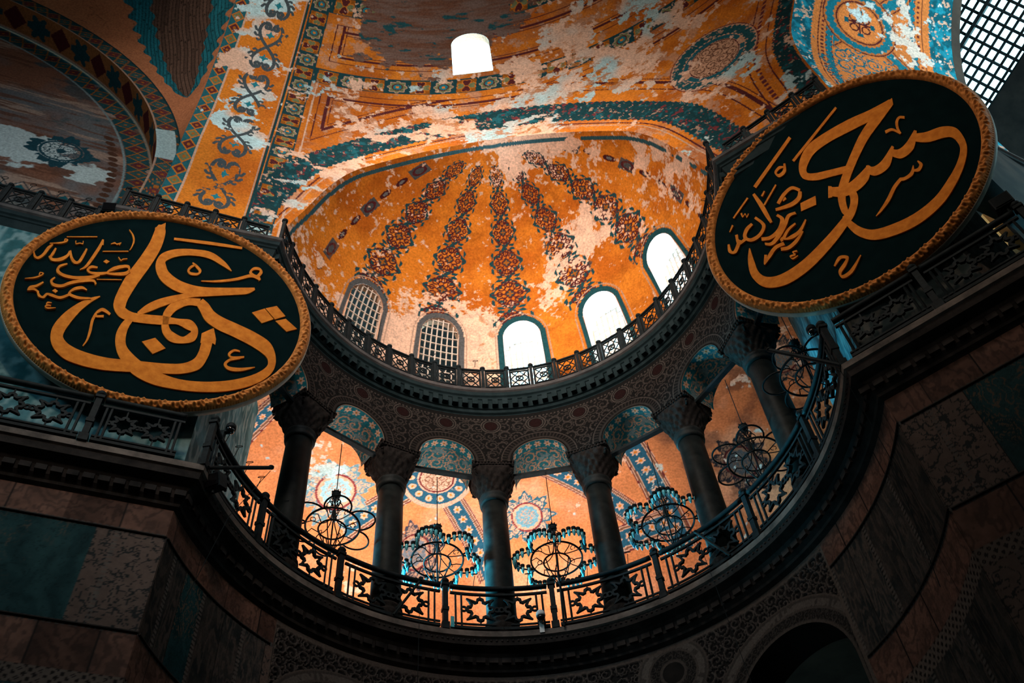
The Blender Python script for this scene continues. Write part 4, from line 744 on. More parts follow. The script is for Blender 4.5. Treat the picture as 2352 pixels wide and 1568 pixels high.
TXT_R = [[[[218,156,217,135],[169,167,165,129],[116,186,111,141],[54,198,52,155],[0,196,5,154],[-40,156,-26,130],[-53,103,-36,108],[-31,64,-22,88],[8,38,14,63],[49,12,55,36]],[[215,146,215,129],[167,140,171,104],[118,112,125,78],[73,70,82,42],[30,25,40,-1],[0,-13,14,-35],[-15,-48,0,-61],[-23,-85,-8,-91],[-22,-105,-10,-106]],[[-23,-18,-11,9],[0,-47,10,-11],[33,-58,33,-17],[68,-46,61,-11],[89,-10,86,-2]],[[71,-18,83,0],[86,-51,94,-19],[122,-50,117,-18],[156,-2,154,6]],[[138,-23,150,-4],[153,-52,160,-19],[186,-47,181,-16],[216,-2,213,6]],[[198,-30,209,-6],[218,-58,229,-24],[247,-75,261,-40],[260,-89,280,-70],[262,-113,278,-115],[255,-140,265,-153],[230,-171,237,-191],[194,-198,199,-225],[151,-221,154,-252],[101,-228,99,-263],[54,-219,48,-254],[13,-200,1,-229],[-7,-171,-24,-186],[-17,-132,-31,-136],[-21,-103,-28,-104]],[[13,-18,30,-19],[11,-63,27,-74],[-8,-95,1,-117],[-39,-112,-33,-141],[-93,-134,-87,-169],[-159,-152,-155,-191],[-214,-150,-217,-189],[-246,-130,-262,-156],[-258,-98,-278,-99],[-255,-54,-269,-45],[-249,-7,-251,-5]],[[112,261,113,251],[-49,184,-47,173]],[[-22,275,-20,261],[-165,190,-161,176]],[[218,68,214,60],[208,80,207,70],[195,71,199,64],[186,47,191,44],[184,24,188,23]],[[188,25,184,22],[180,57,176,49],[164,66,161,54]],[[173,-91,176,-90],[172,-105,178,-110],[164,-111,164,-123],[156,-106,154,-114]],[[161,-94,162,-96],[147,-109,150,-120],[132,-111,130,-122],[123,-104,119,-114]],[[123,-104,124,-115],[100,-115,103,-126],[72,-139,75,-150],[49,-155,50,-163],[32,-166,33,-168]],[[-102,-230,-104,-225],[-83,-220,-83,-209],[-74,-228,-66,-226],[-82,-235,-79,-245],[-102,-249,-97,-257],[-102,-275,-99,-266],[-77,-276,-79,-265],[-42,-246,-43,-243]],[[-71,193,-67,189],[-82,171,-78,158],[-95,169,-98,156],[-97,178,-102,184],[-86,183,-86,195],[-77,178,-75,185]],[[-78,67,-72,57],[-88,51,-83,36],[-105,47,-105,30],[-128,54,-130,41],[-147,63,-149,53]],[[-71,69,-77,61],[-85,97,-88,85],[-111,96,-109,82],[-137,78,-133,66]],[[-178,162,-171,162],[-178,110,-167,109],[-178,60,-168,59],[-176,26,-170,26]],[[-193,166,-191,159],[-250,131,-248,125]],[[-116,142,-114,136],[-167,102,-165,95]],[[-228,127,-223,126],[-228,108,-225,113],[-219,112,-217,117],[-219,97,-217,103],[-209,106,-211,109]],[[-204,78,-198,81],[-196,37,-188,32],[-213,19,-210,6],[-235,21,-238,9],[-242,37,-251,40],[-231,52,-236,65],[-214,60,-216,70]],[[-246,39,-245,25],[-264,35,-271,27],[-259,64,-266,67]],[[-264,46,-258,35],[-286,20,-283,7],[-292,27,-300,24],[-289,51,-294,53]],[[-260,109,-258,102],[-275,91,-273,88]],[[-155,36,-149,39],[-151,15,-142,7],[-169,-8,-165,-23],[-193,-13,-194,-26],[-212,1,-215,-11]],[[-111,8,-112,-2],[-131,15,-128,2],[-150,-5,-145,-17],[-175,-24,-171,-39],[-197,-35,-197,-48],[-211,-23,-213,-32]],[[-101,-37,-99,-42],[-127,-56,-125,-68],[-150,-56,-151,-69],[-162,-53,-170,-49],[-145,-38,-148,-29],[-125,-33,-125,-26]],[[-172,-60,-173,-73],[-196,-55,-194,-68],[-220,-69,-216,-81],[-232,-85,-238,-90],[-220,-66,-226,-60]],[[-121,-66,-119,-71],[-147,-79,-144,-91],[-168,-82,-169,-95],[-184,-72,-187,-83]],[[-155,-112,-156,-118],[-166,-108,-164,-113],[-165,-124,-161,-122]],[[-163,-120,-164,-126],[-176,-115,-175,-121],[-174,-132,-172,-127],[-159,-132,-159,-129]],[[-158,129,-161,136],[-146,141,-148,147]]],[[[-90,25],[-51,15],[-61,-14],[-99,-2]],[[-121,83],[-112,85],[-112,69],[-122,68]],[[-176,-40],[-168,-40],[-168,-54],[-177,-54]],[[225,154],[200,154],[191,131],[217,130]],[[-14,18],[-30,-19],[-21,-25],[-8,10]]]]
ORD_ = ['first', 'second', 'third', 'fourth', 'fifth', 'sixth', 'seventh', 'eighth', 'ninth', 'tenth', 'eleventh', 'twelfth', 'thirteenth', 'fourteenth', 'fifteenth', 'sixteenth', 'seventeenth', 'eighteenth', 'nineteenth', 'twentieth', 'twenty-first', 'twenty-second', 'twenty-third', 'twenty-fourth', 'twenty-fifth', 'twenty-sixth', 'twenty-seventh']
from mathutils.geometry import tessellate_polygon
def roundel(label, c, az, el, txt, RO):
    c = np.array(c); n = np.array([math.cos(az)*math.cos(el), math.sin(az)*math.cos(el), math.sin(el)]); u = np.cross([0, 0, 1], n); u /= np.linalg.norm(u); v = np.cross(n, u)
    o = empty('calligraphy_roundel', tuple(c)); o.matrix_world = Matrix(((u[0], v[0], n[0], c[0]), (u[1], v[1], n[1], c[1]), (u[2], v[2], n[2], c[2]), (0, 0, 0, 1)))
    tag(o, label, 'roundel', 'large lettered roundels')
    b = MB(); b.lathe([(RO-.26, -.10), (RO-.26, -.03)], 128); b.build('board', M_BOARD, o)
    # carved frame: a moulding whose crest twists like rope and leaf
    K, A = 16, 1440; V = []; F = []
    for i in range(A):
        t = 2*PI*i/A
        for k in range(K):
            q = k/(K-1); R = RO-.28+.28*q; z = -.05+.16*math.sin(PI*min(1, q*1.05))**.6
            if .2 < q < .8: z += .034*math.sin(t*96+q*7)*math.cos(t*48-q*6)+.014*math.sin(t*192-q*12)
            if q > .88: z += .012*math.sin(t*330)
            V.append((R*math.cos(t), R*math.sin(t), z))
    for i in range(A):
        j = (i+1) % A
        for k in range(K-1): F.append((i*K+k, j*K+k, j*K+k+1, i*K+k+1))
    f = mkmesh('frame', V, np.array(F), M_FRAME, o, smooth=True); f['label'] = 'carved gilt frame'
    r = MB(); r.lathe([(RO, -.05), (RO+.012, -.06), (RO+.012, -.20), (RO-.08, -.22), (RO-.4, -.22), (RO-.4, -.12)], 160); r.build('rim', M_RIM, o, True)
    S, P = txt; g = MB()
    for k_, st in enumerate(S):
        e1 = crom([q[:2] for q in st], 6)/100; e2 = crom([q[2:] for q in st], 6)/100; m = len(e1); V = []
        for zz in (-.028, .004+.0007*k_): V += [(*p, zz) for p in e1]+[(*p, zz) for p in e2]
        F = []
        for i in range(m-1): F += [(2*m+i, 2*m+i+1, 3*m+i+1, 3*m+i), (i, i+1, 2*m+i+1, 2*m+i), (m+i, m+i+1, 3*m+i+1, 3*m+i)]
        F += [(0, m, 3*m, 2*m), (m-1, 2*m-1, 4*m-1, 3*m-1)]; g.add(V, F)
    for p in P:
        m = len(p); V = [(x/100, y/100, -.028) for x, y in p]+[(x/100, y/100, .0036) for x, y in p]
        F = [tuple(m+i for i in t) for t in tessellate_polygon([[Vector((x, y, 0)) for x, y in p]])]+[(i, (i+1) % m, m+(i+1) % m, m+i) for i in range(m)]; g.add(V, F)
    l = g.build('lettering', M_GOLD, o); l['label'] = 'gilt calligraphy'
    for k in range(4):
        t = PI/4+k*PI/2; q = MB(); q.tube([(2.6*math.cos(t), 2.6*math.sin(t), -.10), (2.6*math.cos(t), 2.6*math.sin(t), -1.0)], .05, 8); q.build('bracket', M_IRON, o)
    return o
roundel('large dark lettered roundel on the left pier, three small gilt diamonds at its right', (-8.3732, -.7977, 22.2514), -1.1367, -.09, TXT_L, 3.6)
roundel('large dark lettered roundel on the right pier, its long strokes slanting up', (8.1942, -1.8345, 22.5404), -2.1863, -.11, TXT_R, 3.62)

# ------------------------------------------------------------------ gallery columns
def capital_mesh():
    nu, nv = 96, 48; V = []; F = []
    for j in range(nv):
        q = j/(nv-1); z = .95*q
        for i in range(nu):
            t = 2*PI*i/nu; r0 = .40+.06*q; ca, sa = math.cos(t), math.sin(t); half = .60
            rs = half/max(abs(ca), abs(sa)); rs = min(rs, .74); w = sst(.15, 1, np.array(q))**1.2; r = r0*(1-w)+rs*w+.06*math.sin(PI*q)
            leaf = math.sin(t*16)*math.sin(q*PI*5+abs(math.sin(t*2))*2.5); rel = .028*leaf*(1 if .06 < q < .86 else .2)+.02*math.sin(t*4)**4*math.sin(q*PI)
            if q > .9: rel = .012*math.sin(t*40)
            V.append(((r+rel)*ca, (r+rel)*sa, z))
    for j in range(nv-1):
        for i in range(nu): F.append((j*nu+i, j*nu+(i+1) % nu, (j+1)*nu+(i+1) % nu, (j+1)*nu+i))
    return V, F
def column():
    o = empty('marble_column', (0, 0, 0))
    zn = Z2-4.05-Z1
    b = MB(); b.lathe([(.46, 0), (.46, .16), (.47, .20), (.49, .26), (.47, .32), (.42, .36), (.41, .42), (.45, .47), (.44, .52), (.40, .58)], 32); b.build('base', M_CAP, o, True)
    s = MB(); s.lathe([(.395, .58), (.388, zn*.3), (.372, zn*.65), (.352, zn-.10)], 40); s.build('shaft', M_SHAFT, o, True)
    k = MB(); k.lathe([(.35, zn-.22), (.40, zn-.21), (.42, zn-.14), (.40, zn-.08), (.41, zn-.02), (.44, zn+.03), (.42, zn+.09), (.38, zn+.10)], 40); k.build('collar', M_CAST, o, True)
    V, F = capital_mesh(); V = [(x, y, z+zn+.06) for x, y, z in V]; c = mkmesh('capital', V, F, M_CAP, o, smooth=True)
    for sx in (-1, 1):
        for sy in (-1, 1):
            v = MB(); d = np.array([sx, sy, 0.])/math.sqrt(2); P = [np.array([0, 0, zn+.78])+d*(.70+.10*math.cos(t)*(1-t/14))+np.array([0, 0, .10*math.sin(t)*(1-t/14)]) for t in np.linspace(0, 9, 28)]
            v.tube(P, .035, 6); v.build('volute', M_CAP, c)
    a = MB(); za = zn+.98; a.box((0, 0, za+.03), (.60, .62, .04)); a.box((0, 0, za+.10), (.63, .65, .035))
    for k in range(13):
        for sy in (-1, 1): a.box((-.57+.095*k, sy*.625, za+.02), (.025, .02, .05)); a.box((sy*.605, -.57+.095*k, za+.02), (.02, .025, .05))
    a.build('abacus', M_CAP, o); return o
col0 = column(); CR = 7.15
CL = ['leftmost', 'second from the left', 'third from the left', 'third from the right', 'second from the right', 'rightmost']
for i, p in enumerate(CPH):
    c = col0 if i == 0 else copy_tree(col0); c.location = PO(p, CR, Z1); c.rotation_euler = (0, 0, -math.radians(p))
    tag(c, 'dark marble column of the upper gallery with carved capital, %s of six' % CL[i], 'column', 'gallery columns')
# tie beams from capital to capital
for i in range(7):
    pa, pb = APH[i]-12.25, APH[i]+12.25; A, B = PO(pa, CR, Z2-3.14), PO(pb, CR, Z2-3.14); d = (B-A)/np.linalg.norm(B-A); A = A+d*.60; B = B-d*.60; base = (A+B)/2
    m = MB(); m.box(base, (np.linalg.norm(B-A)/2, .075, .05), [d, np.cross([0, 0, 1], d), (0, 0, 1)])
    o = m.build('tie_beam', M_IRON, None, base=base)
    lab = ['between the left pier and the leftmost column', 'spanning the leftmost and second columns', 'spanning the second and third columns', 'spanning the two middle columns', 'spanning the fourth and fifth columns', 'spanning the fifth and rightmost columns', 'between the rightmost column and the right pier'][i]
    tag(o, 'dark tie beam under the gallery arch '+lab, 'beam', 'tie beams under the gallery arches')

# ------------------------------------------------------------------ chandeliers
def chandelier(lamps):
    o = empty('chandelier', (0, 0, 0)); RM, H = .70, .85
    circ = lambda R, z, n=64: [(R*math.cos(2*PI*k/n), R*math.sin(2*PI*k/n), z) for k in range(n)]
    m = MB(); m.tube(circ(RM, H), .028, 6, True); m.build('main_ring', M_IRON, o)
    m = MB(); m.tube(circ(.36, H-.10, 40), .024, 6, True); m.build('inner_ring', M_IRON, o)
    for k in range(6):
        t0 = 2*PI*(k+.5)/6; P = []
        for q in np.linspace(0, 1, 18):
            an = t0+(q-.5)*2*PI/6*.94; R = RM+.44*math.sin(PI*q)**.75; P.append((R*math.cos(an), R*math.sin(an), H+.01))
        m = MB(); m.tube(P, .024, 6); pt = m.build('lobe', M_IRON, o)
        m = MB(); m.tube([(RM*math.cos(t0), RM*math.sin(t0), H), (.55*math.cos(t0+.12), .55*math.sin(t0+.12), H+.04), (.36*math.cos(t0), .36*math.sin(t0), H-.10)], .014, 5); m.build('spoke', M_IRON, o)
    for k in range(6):
        t = 2*PI*k/6; m = MB()
        m.tube(crom([(RM*math.cos(t), RM*math.sin(t), H), (.55*math.cos(t+.08), .55*math.sin(t+.08), H+.05), (.30*math.cos(t), .30*math.sin(t), H+.06), (.10*math.cos(t), .10*math.sin(t), H+.22), (.03*math.cos(t), .03*math.sin(t), H+.60)], 6), .014, 5)
        m.tube(crom([(.36*math.cos(t), .36*math.sin(t), H-.10), (.27*math.cos(t), .27*math.sin(t), .42), (.05*math.cos(t), .05*math.sin(t), .03)], 6), .015, 5)
        m.tube([(.52*math.cos(t)+.07*math.cos(a)*math.cos(t), .52*math.sin(t)+.07*math.cos(a)*math.sin(t), H+.16+.07*math.sin(a)) for a in np.linspace(-1, 4.5, 14)], .011, 5)
        m.build('scroll_arm', M_IRON, o)
    m = MB(); m.tube([(0, 0, .0), (0, 0, 2.08)], .022, 8); m.lathe([(.01, -.10), (.05, -.05), (.06, 0), (.03, .05), (.02, .1)], 12); m.build('stem', M_IRON, o)
    m = MB()
    for k in range(6):
        t = 2*PI*k/6; c, s = math.cos(t), math.sin(t)
        m.tube([(x*c, x*s, z) for x, z in crom([(.05, 1.45), (.17, 1.48), (.21, 1.62), (.13, 1.75), (.07, 1.69), (.10, 1.61)], 5)], .014, 5); m.tube([(x*c, x*s, z) for x, z in crom([(.04, 1.87), (.12, 1.84), (.15, 1.74), (.09, 1.67)], 5)], .012, 5)
    m.build('scroll_cage', M_IRON, o)
    m = MB(); m.lathe([(.03, 1.90), (.10, 1.92), (.12, 1.98), (.10, 2.04), (.12, 2.08), (.05, 2.10), (.03, 2.14)], 20)
    for k in range(8): m.lathe([(.022, 0), (.012, .05), (.002, .07)], 6, (.115*math.cos(k*PI/4), .115*math.sin(k*PI/4), 2.07))
    m.build('crown', M_IRON, o)
    if lamps:
        cup = MB(); cup.lathe([(.015, .02), (.046, .035), (.062, .085), (.066, .13), (.035, .135)], 12); gl = MB(); gl.lathe([(.006, -.17), (.028, -.13), (.046, -.06), (.052, .0), (.044, .04)], 12)
        g0 = c0 = None
        for k in range(6):
            t0 = 2*PI*(k+.5)/6
            for q in np.linspace(.06, .94, 9):
                an = t0+(q-.5)*2*PI/6*.94; R = RM+.44*math.sin(PI*q)**.75+.02; L = (R*math.cos(an), R*math.sin(an), H+.02)
                if g0 is None: g0 = gl.build('lamp_glass', M_GLASS, o, True); c0 = cup.build('lamp_cup', M_IRON, g0, True); g0['label'] = 'blue green glass lamp'; g = g0
                else: g = copy_tree(g0, o)
                g.location = L
    return o
chL = chandelier(True); chD = chandelier(False); first = {True: chL, False: chD}; usedc = set()
CHL = [(-46.0, False, 'bare dark iron chandelier without lamps behind the rail, leftmost in the gallery'), (-21.6, True, 'iron chandelier ringed with glass lamps between the second and third columns'), (4.6, True, 'iron chandelier ringed with glass lamps between the two middle columns'), (30.4, True, 'iron chandelier ringed with glass lamps between the fourth and fifth columns'), (54.6, False, 'dark iron chandelier against the brown wall between the fifth and rightmost columns'), (77.5, False, 'dark iron chandelier beyond the rightmost column, mostly behind railing')]
for i, (p, lm, lab) in enumerate(CHL):
    o = first[lm] if lm not in usedc else copy_tree(first[lm]); usedc.add(lm); zz = Z1+1.74
    o.location = PO(p, CR, zz); o.rotation_euler = (0, 0, -math.radians(p)+PI/6+(.1, .03, .14, -.1, .2, 0)[i]); tag(o, lab, 'chandelier', 'gallery chandeliers')
    d0 = PO(APH[i+1], CR*math.cos(math.radians(12.25)) if False else 6.99, Z2-3.19); top = PO(p, CR, zz+2.12)
    m = MB(); m.tube([top, PO(p, CR, Z2-3.19)], .012, 6); cb = m.build('hanging_cable', M_IRON, None, base=tuple(PO(p, CR, Z2-3.19)))
    tag(cb, 'thin dark cable holding the %s chandelier from the left' % ORD_[i], 'cable', 'chandelier cables')

# ------------------------------------------------------------------ gallery balustrade
H2 = 1.38
def star(mb, f, cx, cz, R):
    P = []; n = 96
    for k in range(n):
        t = 2*PI*k/n; e = abs(((t/(PI/4)+.0) % 1)*2-1); kk = int(round(t/(PI/4))) % 8
        diag = abs(math.cos(2*t)) < .72; r = R*(.60+.40*(e**1.6 if diag else e**.8*.75)); P.append((r*math.cos(t), r*math.sin(t)))
    # eight points: four rounded lobes on the axes, four arrow points on the diagonals
    P = []
    for k in range(8):
        t = k*PI/4
        if k % 2 == 0: pts = [(.62, -.20), (.80, -.17), (.90, 0), (.80, .17), (.62, .20)]
        else: pts = [(.62, -.16), (1.12, 0), (.62, .16)]
        for r, o in pts: P.append((R*(r*math.cos(t)-o*math.sin(t)), R*(r*math.sin(t)+o*math.cos(t))))
    mb.tube([f(cx+x, cz+y) for x, y in P], .050, 4, True, ref=f.ref)
    for k in range(4):
        t = PI/4+k*PI/2; mb.tube([f(cx+R*.86*math.cos(t), cz+R*.86*math.sin(t)), f(cx+R*1.30*math.cos(t), cz+R*1.22*math.sin(t))], [.055, .025], 4, ref=f.ref)
    for sx in (-1, 1):
        mb.tube([f(cx+sx*R*(1.10+.17*math.cos(a)), cz+.17*R*math.sin(a)) for a in np.linspace(0, 2*PI, 14)[:-1]], .032, 4, True, ref=f.ref)
def bal_frame(kind, x0=None, x1=None):
    pass
class Curve:
    def __init__(s, fn, ref): s.fn = fn; s.ref = ref
    def __call__(s, x, z): return s.fn(x, z)
def bal_panel(name, P0, P1, fn, nstar, base, label, group):
    # fn(q, z): q from 0 to 1 along the panel
    o = empty(name, base); tag(o, label, 'balustrade', group); L = P1; n = 24; bb = np.array(base)
    path = lambda z, a=0., b=1.: [fn(q, z)-bb for q in np.linspace(a, b, n)]
    m = MB(); m.tube(path(H2), .072, 6); m.build('handrail', M_IRON, o, True)
    m = MB(); m.tube(path(H2-.20), .042, 4); m.tube(path(.12), .055, 4); m.tube(path(.24), .03, 4)
    e = .10/L*1.0
    for q in (.055, .115, .885, .945): m.tube([fn(q, .12)-bb, fn(q, H2-.2)-bb], .032, 4)
    for q in (.055, .115, .885, .945): pass
    m.build('rail_frame', M_IRON, o)
    for k in range(nstar):
        qc = .115+.77*(k+.5)/nstar; R = min(.42, .77*L/nstar/2*.80); f = Curve(lambda x, z, qc=qc: fn(qc+x/L, z)-bb, (fn(min(1, qc+.01), .5)-fn(qc, .5))[:3]*0+np.array([0, 0, 1.]))
        d = fn(min(1, qc+.02), .5)-fn(qc, .5); f.ref = tuple(np.cross(d/np.linalg.norm(d), [0, 0, 1]))
        s = MB(); star(s, f, 0, .70, R); s.tube([f(0, .70+R*.9), f(0, H2-.2)], .022, 4, ref=f.ref); s.tube([f(0, .70-R*.9), f(0, .24)], .022, 4, ref=f.ref); s.build('star_ornament', M_IRON, o)
    return o
PST = MB(); PST.box((0, 0, .70), (.065, .065, .70)); PST.box((0, 0, .10), (.10, .09, .10)); PST.box((0, 0, 1.40), (.095, .095, .04)); PST.box((0, 0, .62), (.085, .085, .05))
FIN = MB(); FIN.lathe([(.05, 1.44), (.10, 1.48), (.11, 1.54), (.07, 1.60), (.03, 1.64)], 12)
pst0 = None
def post(P, rz, label):
    global pst0
    if pst0 is None:
        o = empty('balustrade_post', (0, 0, 0)); PST.build('shaft', M_IRON, o); FIN.build('finial', M_IRON, o, True); pst0 = o
    else: o = copy_tree(pst0)
    o.location = P; o.rotation_euler = (0, 0, rz); tag(o, label, 'post', 'gallery balustrade posts'); return o
RB = 6.73
bp = [-88.5, -67, -45.2, -20.8, 2.8, 26.8, 51.2, 74, 95.4]
for i, p in enumerate(bp): post(PO(p, RB, Z1), -math.radians(p), 'dark iron balustrade post with knob, %s from the left along the curved gallery edge' % ORD_[i])
for i in range(8):
    p0, p1 = bp[i], bp[i+1]; a0, a1 = p0+1.12, p1-1.12
    bal_panel('balustrade', 0, math.radians(a1-a0)*RB, lambda q, z, a0=a0, a1=a1: PO(a0+(a1-a0)*q, RB, Z1+z), 2, tuple(PO((p0+p1)/2, RB, Z1)), 'dark iron balustrade section with star ornaments, %s from the left on the curved gallery edge' % ORD_[i], 'gallery balustrade sections')
lp = [.22, -1.74, -4.15, -6.55]
for i, a in enumerate(lp[1:]): post(AB(a, 16.655, Z1), BE, 'dark iron balustrade post below the left roundel, %s from the gallery corner' % ORD_[i])
for i in range(3):
    a1, a0 = lp[i]-.13, lp[i+1]+.13
    bal_panel('balustrade', 0, a1-a0, lambda q, z, a0=a0, a1=a1: AB(a0+(a1-a0)*q, 16.655, Z1+z), 2, tuple(AB((a0+a1)/2, 16.655, Z1)), 'dark iron balustrade section below the left roundel, %s from the corner' % ORD_[i], 'gallery balustrade sections')
rp = [.10, 2.16, 4.46]
for i, s in enumerate(rp[1:]): post(RP(s, .09, Z1), -.58, 'dark iron balustrade post below the right roundel, %s from the gallery corner' % ORD_[i])
for i in range(2):
    s0, s1 = rp[i]+.13, rp[i+1]-.13
    bal_panel('balustrade', 0, s1-s0, lambda q, z, s0=s0, s1=s1: RP(s0+(s1-s0)*q, .09, Z1+z), 2, tuple(RP((s0+s1)/2, .09, Z1)), 'dark iron balustrade section below the right roundel, %s from the corner' % ORD_[i], 'gallery balustrade sections')
a0 = AB(24, 9.3, 0); a1 = RP(4.62, .1, 0); bal_panel('balustrade', 0, 5.0, lambda q, z: a1+(a0-a1)/np.linalg.norm(a0-a1)*(.12+4.8*q)+np.array([0, 0, Z1+z]), 4, tuple(a1+np.array([0, 0, Z1])), 'dark iron balustrade section turning away past the right pier at picture edge', 'gallery balustrade sections')

# ------------------------------------------------------------------ lattice railing on the upper cornice
def lattice_panel(w, base, rz, label, open_=False):
    key = (round(w, 2), open_); o = LAT.get(key)
    if o is None:
        o = empty('lattice_panel', (0, 0, 0)); h0, h1 = .12, .86
        m = MB(); m.tube([(-w/2, 0, .98), (w/2, 0, .98)], .045, 6); m.tube([(-w/2, 0, h1), (w/2, 0, h1)], .026, 4); m.tube([(-w/2, 0, h0), (w/2, 0, h0)], .034, 4)
        for x in (-w/2+.02, w/2-.02): m.box((x, 0, (h0+.98)/2), (.018, .018, (.98-h0)/2))
        m.build('rail_frame', M_IRON, o)
        if not open_:
            m = MB(); x = w/2-.05; zc = (h0+h1)/2
            for s in (-1, 1):
                m.tube([(-x, 0, zc-s*(h1-h0)/2), (x, 0, zc+s*(h1-h0)/2)], .019, 4, ref=(0, 1, 0)); m.tube([(-x, 0, zc), (0, 0, zc+s*(h1-h0)/2), (x, 0, zc)], .019, 4, ref=(0, 1, 0))
            m.tube([(-x, 0, h0), (-x, 0, h1)], .018, 4); m.tube([(x, 0, h0), (x, 0, h1)], .018, 4); m.build('lattice', M_IRON, o)
            m = MB(); m.tube([(.115*math.cos(a), 0, zc+.115*math.sin(a)) for a in np.linspace(0, 2*PI, 17)[:-1]], .026, 5, True, ref=(0, 1, 0)); m.build('ring', M_IRON, o)
        LAT[key] = o
    else: o = copy_tree(o)
    o.location = base; o.rotation_euler = (0, 0, rz); tag(o, label, 'railing', 'upper lattice railing panels'); return o
LAT = {}
UP = MB(); UP.box((0, 0, .52), (.045, .045, .52)); UF = MB(); UF.lathe([(.05, 1.02), (.085, 1.05), (.09, 1.11), (.05, 1.16), (.02, 1.20)], 10)
up0 = None
def upost(P, rz, label):
    global up0
    if up0 is None:
        o = empty('railing_post', (0, 0, 0)); UP.build('shaft', M_IRON, o); UF.build('finial', M_IRON, o, True); up0 = o
    else: o = copy_tree(up0)
    o.location = P; o.rotation_euler = (0, 0, rz); tag(o, label, 'post', 'upper railing posts')
RU = 6.19; us = np.linspace(-90.5, 100, 27)
for i, p in enumerate(us): upost(PO(p, RU, Z2), -math.radians(p), 'small dark post with knob, %s from the left on the curved upper railing' % ORD_[i])
wU = 2*RU*math.sin(math.radians((us[1]-us[0])/2))-.13
for i in range(26):
    p = (us[i]+us[i+1])/2; lattice_panel(wU, PO(p, RU*math.cos(math.radians((us[1]-us[0])/2)), Z2), -math.radians(p), 'dark iron lattice panel, %s from the left on the curved upper railing' % ORD_[i])
ua = [.76, -.04, -.86, -1.66, -2.46, -3.27]
for i, a in enumerate(ua[1:]): upost(AB(a, 16.53, Z2), BE, 'small dark post above the left roundel, %s from the conch corner' % ORD_[i])
for i in range(5): lattice_panel(.69, AB((ua[i]+ua[i+1])/2, 16.53, Z2), BE, 'dark iron lattice panel above the left roundel, %s from the conch corner' % ORD_[i])
ub = [-3.95-.80*k for k in range(9)]
for i, a in enumerate(ub): upost(AB(a, 17.36, Z2), BE, 'small dark post on the far left set-back railing, %s from the step' % ORD_[i])
for i in range(8): lattice_panel(.68, AB((ub[i]+ub[i+1])/2, 17.36, Z2), BE, 'dark lattice panel on the far left set-back railing, %s from the step' % ORD_[i])
ur = [.0, .78, 1.56, 2.34, 3.08]
for i, s in enumerate(ur[1:]): upost(RP(s, -.28, Z2), -.58, 'small dark post above the right roundel, %s from the conch corner' % ORD_[i])
for i in range(4): lattice_panel(.66 if i < 3 else .62, RP((ur[i]+ur[i+1])/2, -.28, Z2), -.58, ('open bay without lattice in the railing above the right roundel' if i == 1 else 'dark iron lattice panel above the right roundel, %s from the conch corner' % ORD_[i]), i == 1)
# ------------------------------------------------------------------ small things fixed to the railings
def hook(P, lean, label, h=.42):
    P = np.array(P); m = MB(); t = P+np.array([lean[0], lean[1], h]); m.tube([P, t], .009, 5); d = np.array([lean[0]+.001, lean[1], 0]); 
    m.tube([t+np.array([.085*math.cos(a), .05*math.sin(a), .055+.055*math.sin(a)*.6]) for a in np.linspace(0, 2*PI, 15)[:-1]], .009, 5, True)
    o = m.build('wire_hook', M_IRON, None, base=tuple(P)); tag(o, label, 'hook', 'wire hooks with ring tops on the railings')
HK = [(-12.2, RU, 1.18, 'on the upper railing beside the third conch window'), (-25.5, RU, 1.18, 'on the upper railing before the second conch window'), (-52, RU, 1.02, 'on the upper railing before the leftmost conch window'), (66, RU, 1.02, 'on the upper railing right of the last conch window'), (82, RU, 1.02, 'on the upper railing near the right roundel')]
for p, r, z, l in HK: hook(PO(p, r, Z2+z), (.03, .02), 'thin wire hook with ring '+l, .30)
for p, l in ((-83, 'nearest the left corner of the gallery'), (-79, 'second from the left corner of the gallery'), (-74.5, 'third from the left corner of the gallery'), (-70, 'fourth from the left corner of the gallery'), (-62, 'in front of the leftmost column'), (-14.5, 'right of the second chandelier'), (-2.5, 'left of the middle chandelier'), (11.0, 'right of the middle chandelier'), (20.5, 'beside the fourth column')):
    hook(PO(p, RB, Z1+H2+.05), (.05, .06), 'thin ring-topped wire hook on the gallery handrail, '+l)
for a, l in ((-4.4, 'nearest the step'), (-5.15, 'second from the step'), (-5.9, 'third from the step'), (-6.65, 'fourth from the step')): hook(AB(a, 17.36, Z2+1.0), (.03, .02), 'thin wire hook with ring on the far left upper railing, '+l, .36)
def camera_unit(P, rz, label, pale=True):
    o = empty('security_camera', P, rz); tag(o, label, 'camera', None)
    m = MB(); m.box((0, .10, -.30), (.06, .05, .16)); m.box((0, .05, -.14), (.05, .10, .03)); m.build('bracket', M_WHITE if pale else M_IRON, o)
    m = MB(); m.lathe([(.02, .10), (.08, .085), (.115, .03), (.12, -.04), (.115, -.08)], 24, (0, -.06, 0)); m.build('housing', M_WHITE if pale else M_IRON, o, True)
    m = MB(); m.lathe([(.105, -.08), (.10, -.13), (.07, -.18), (.02, -.20)], 24, (0, -.06, 0)); m.build('lens_dome', M_LENS, o, True); return o
camera_unit(tuple(PO(-.2, 6.58, Z1+.34)), .0, 'white dome security camera on the gallery edge below the middle chandelier')
camera_unit(tuple(PO(-84.6, 6.62, Z1+1.75)), 1.5, 'small dark security camera at the left corner of the gallery railing', False)
camera_unit(tuple(RP(-.25, .75, Z1+2.3)), -1.8, 'small dark security camera at the right corner of the gallery railing', False)
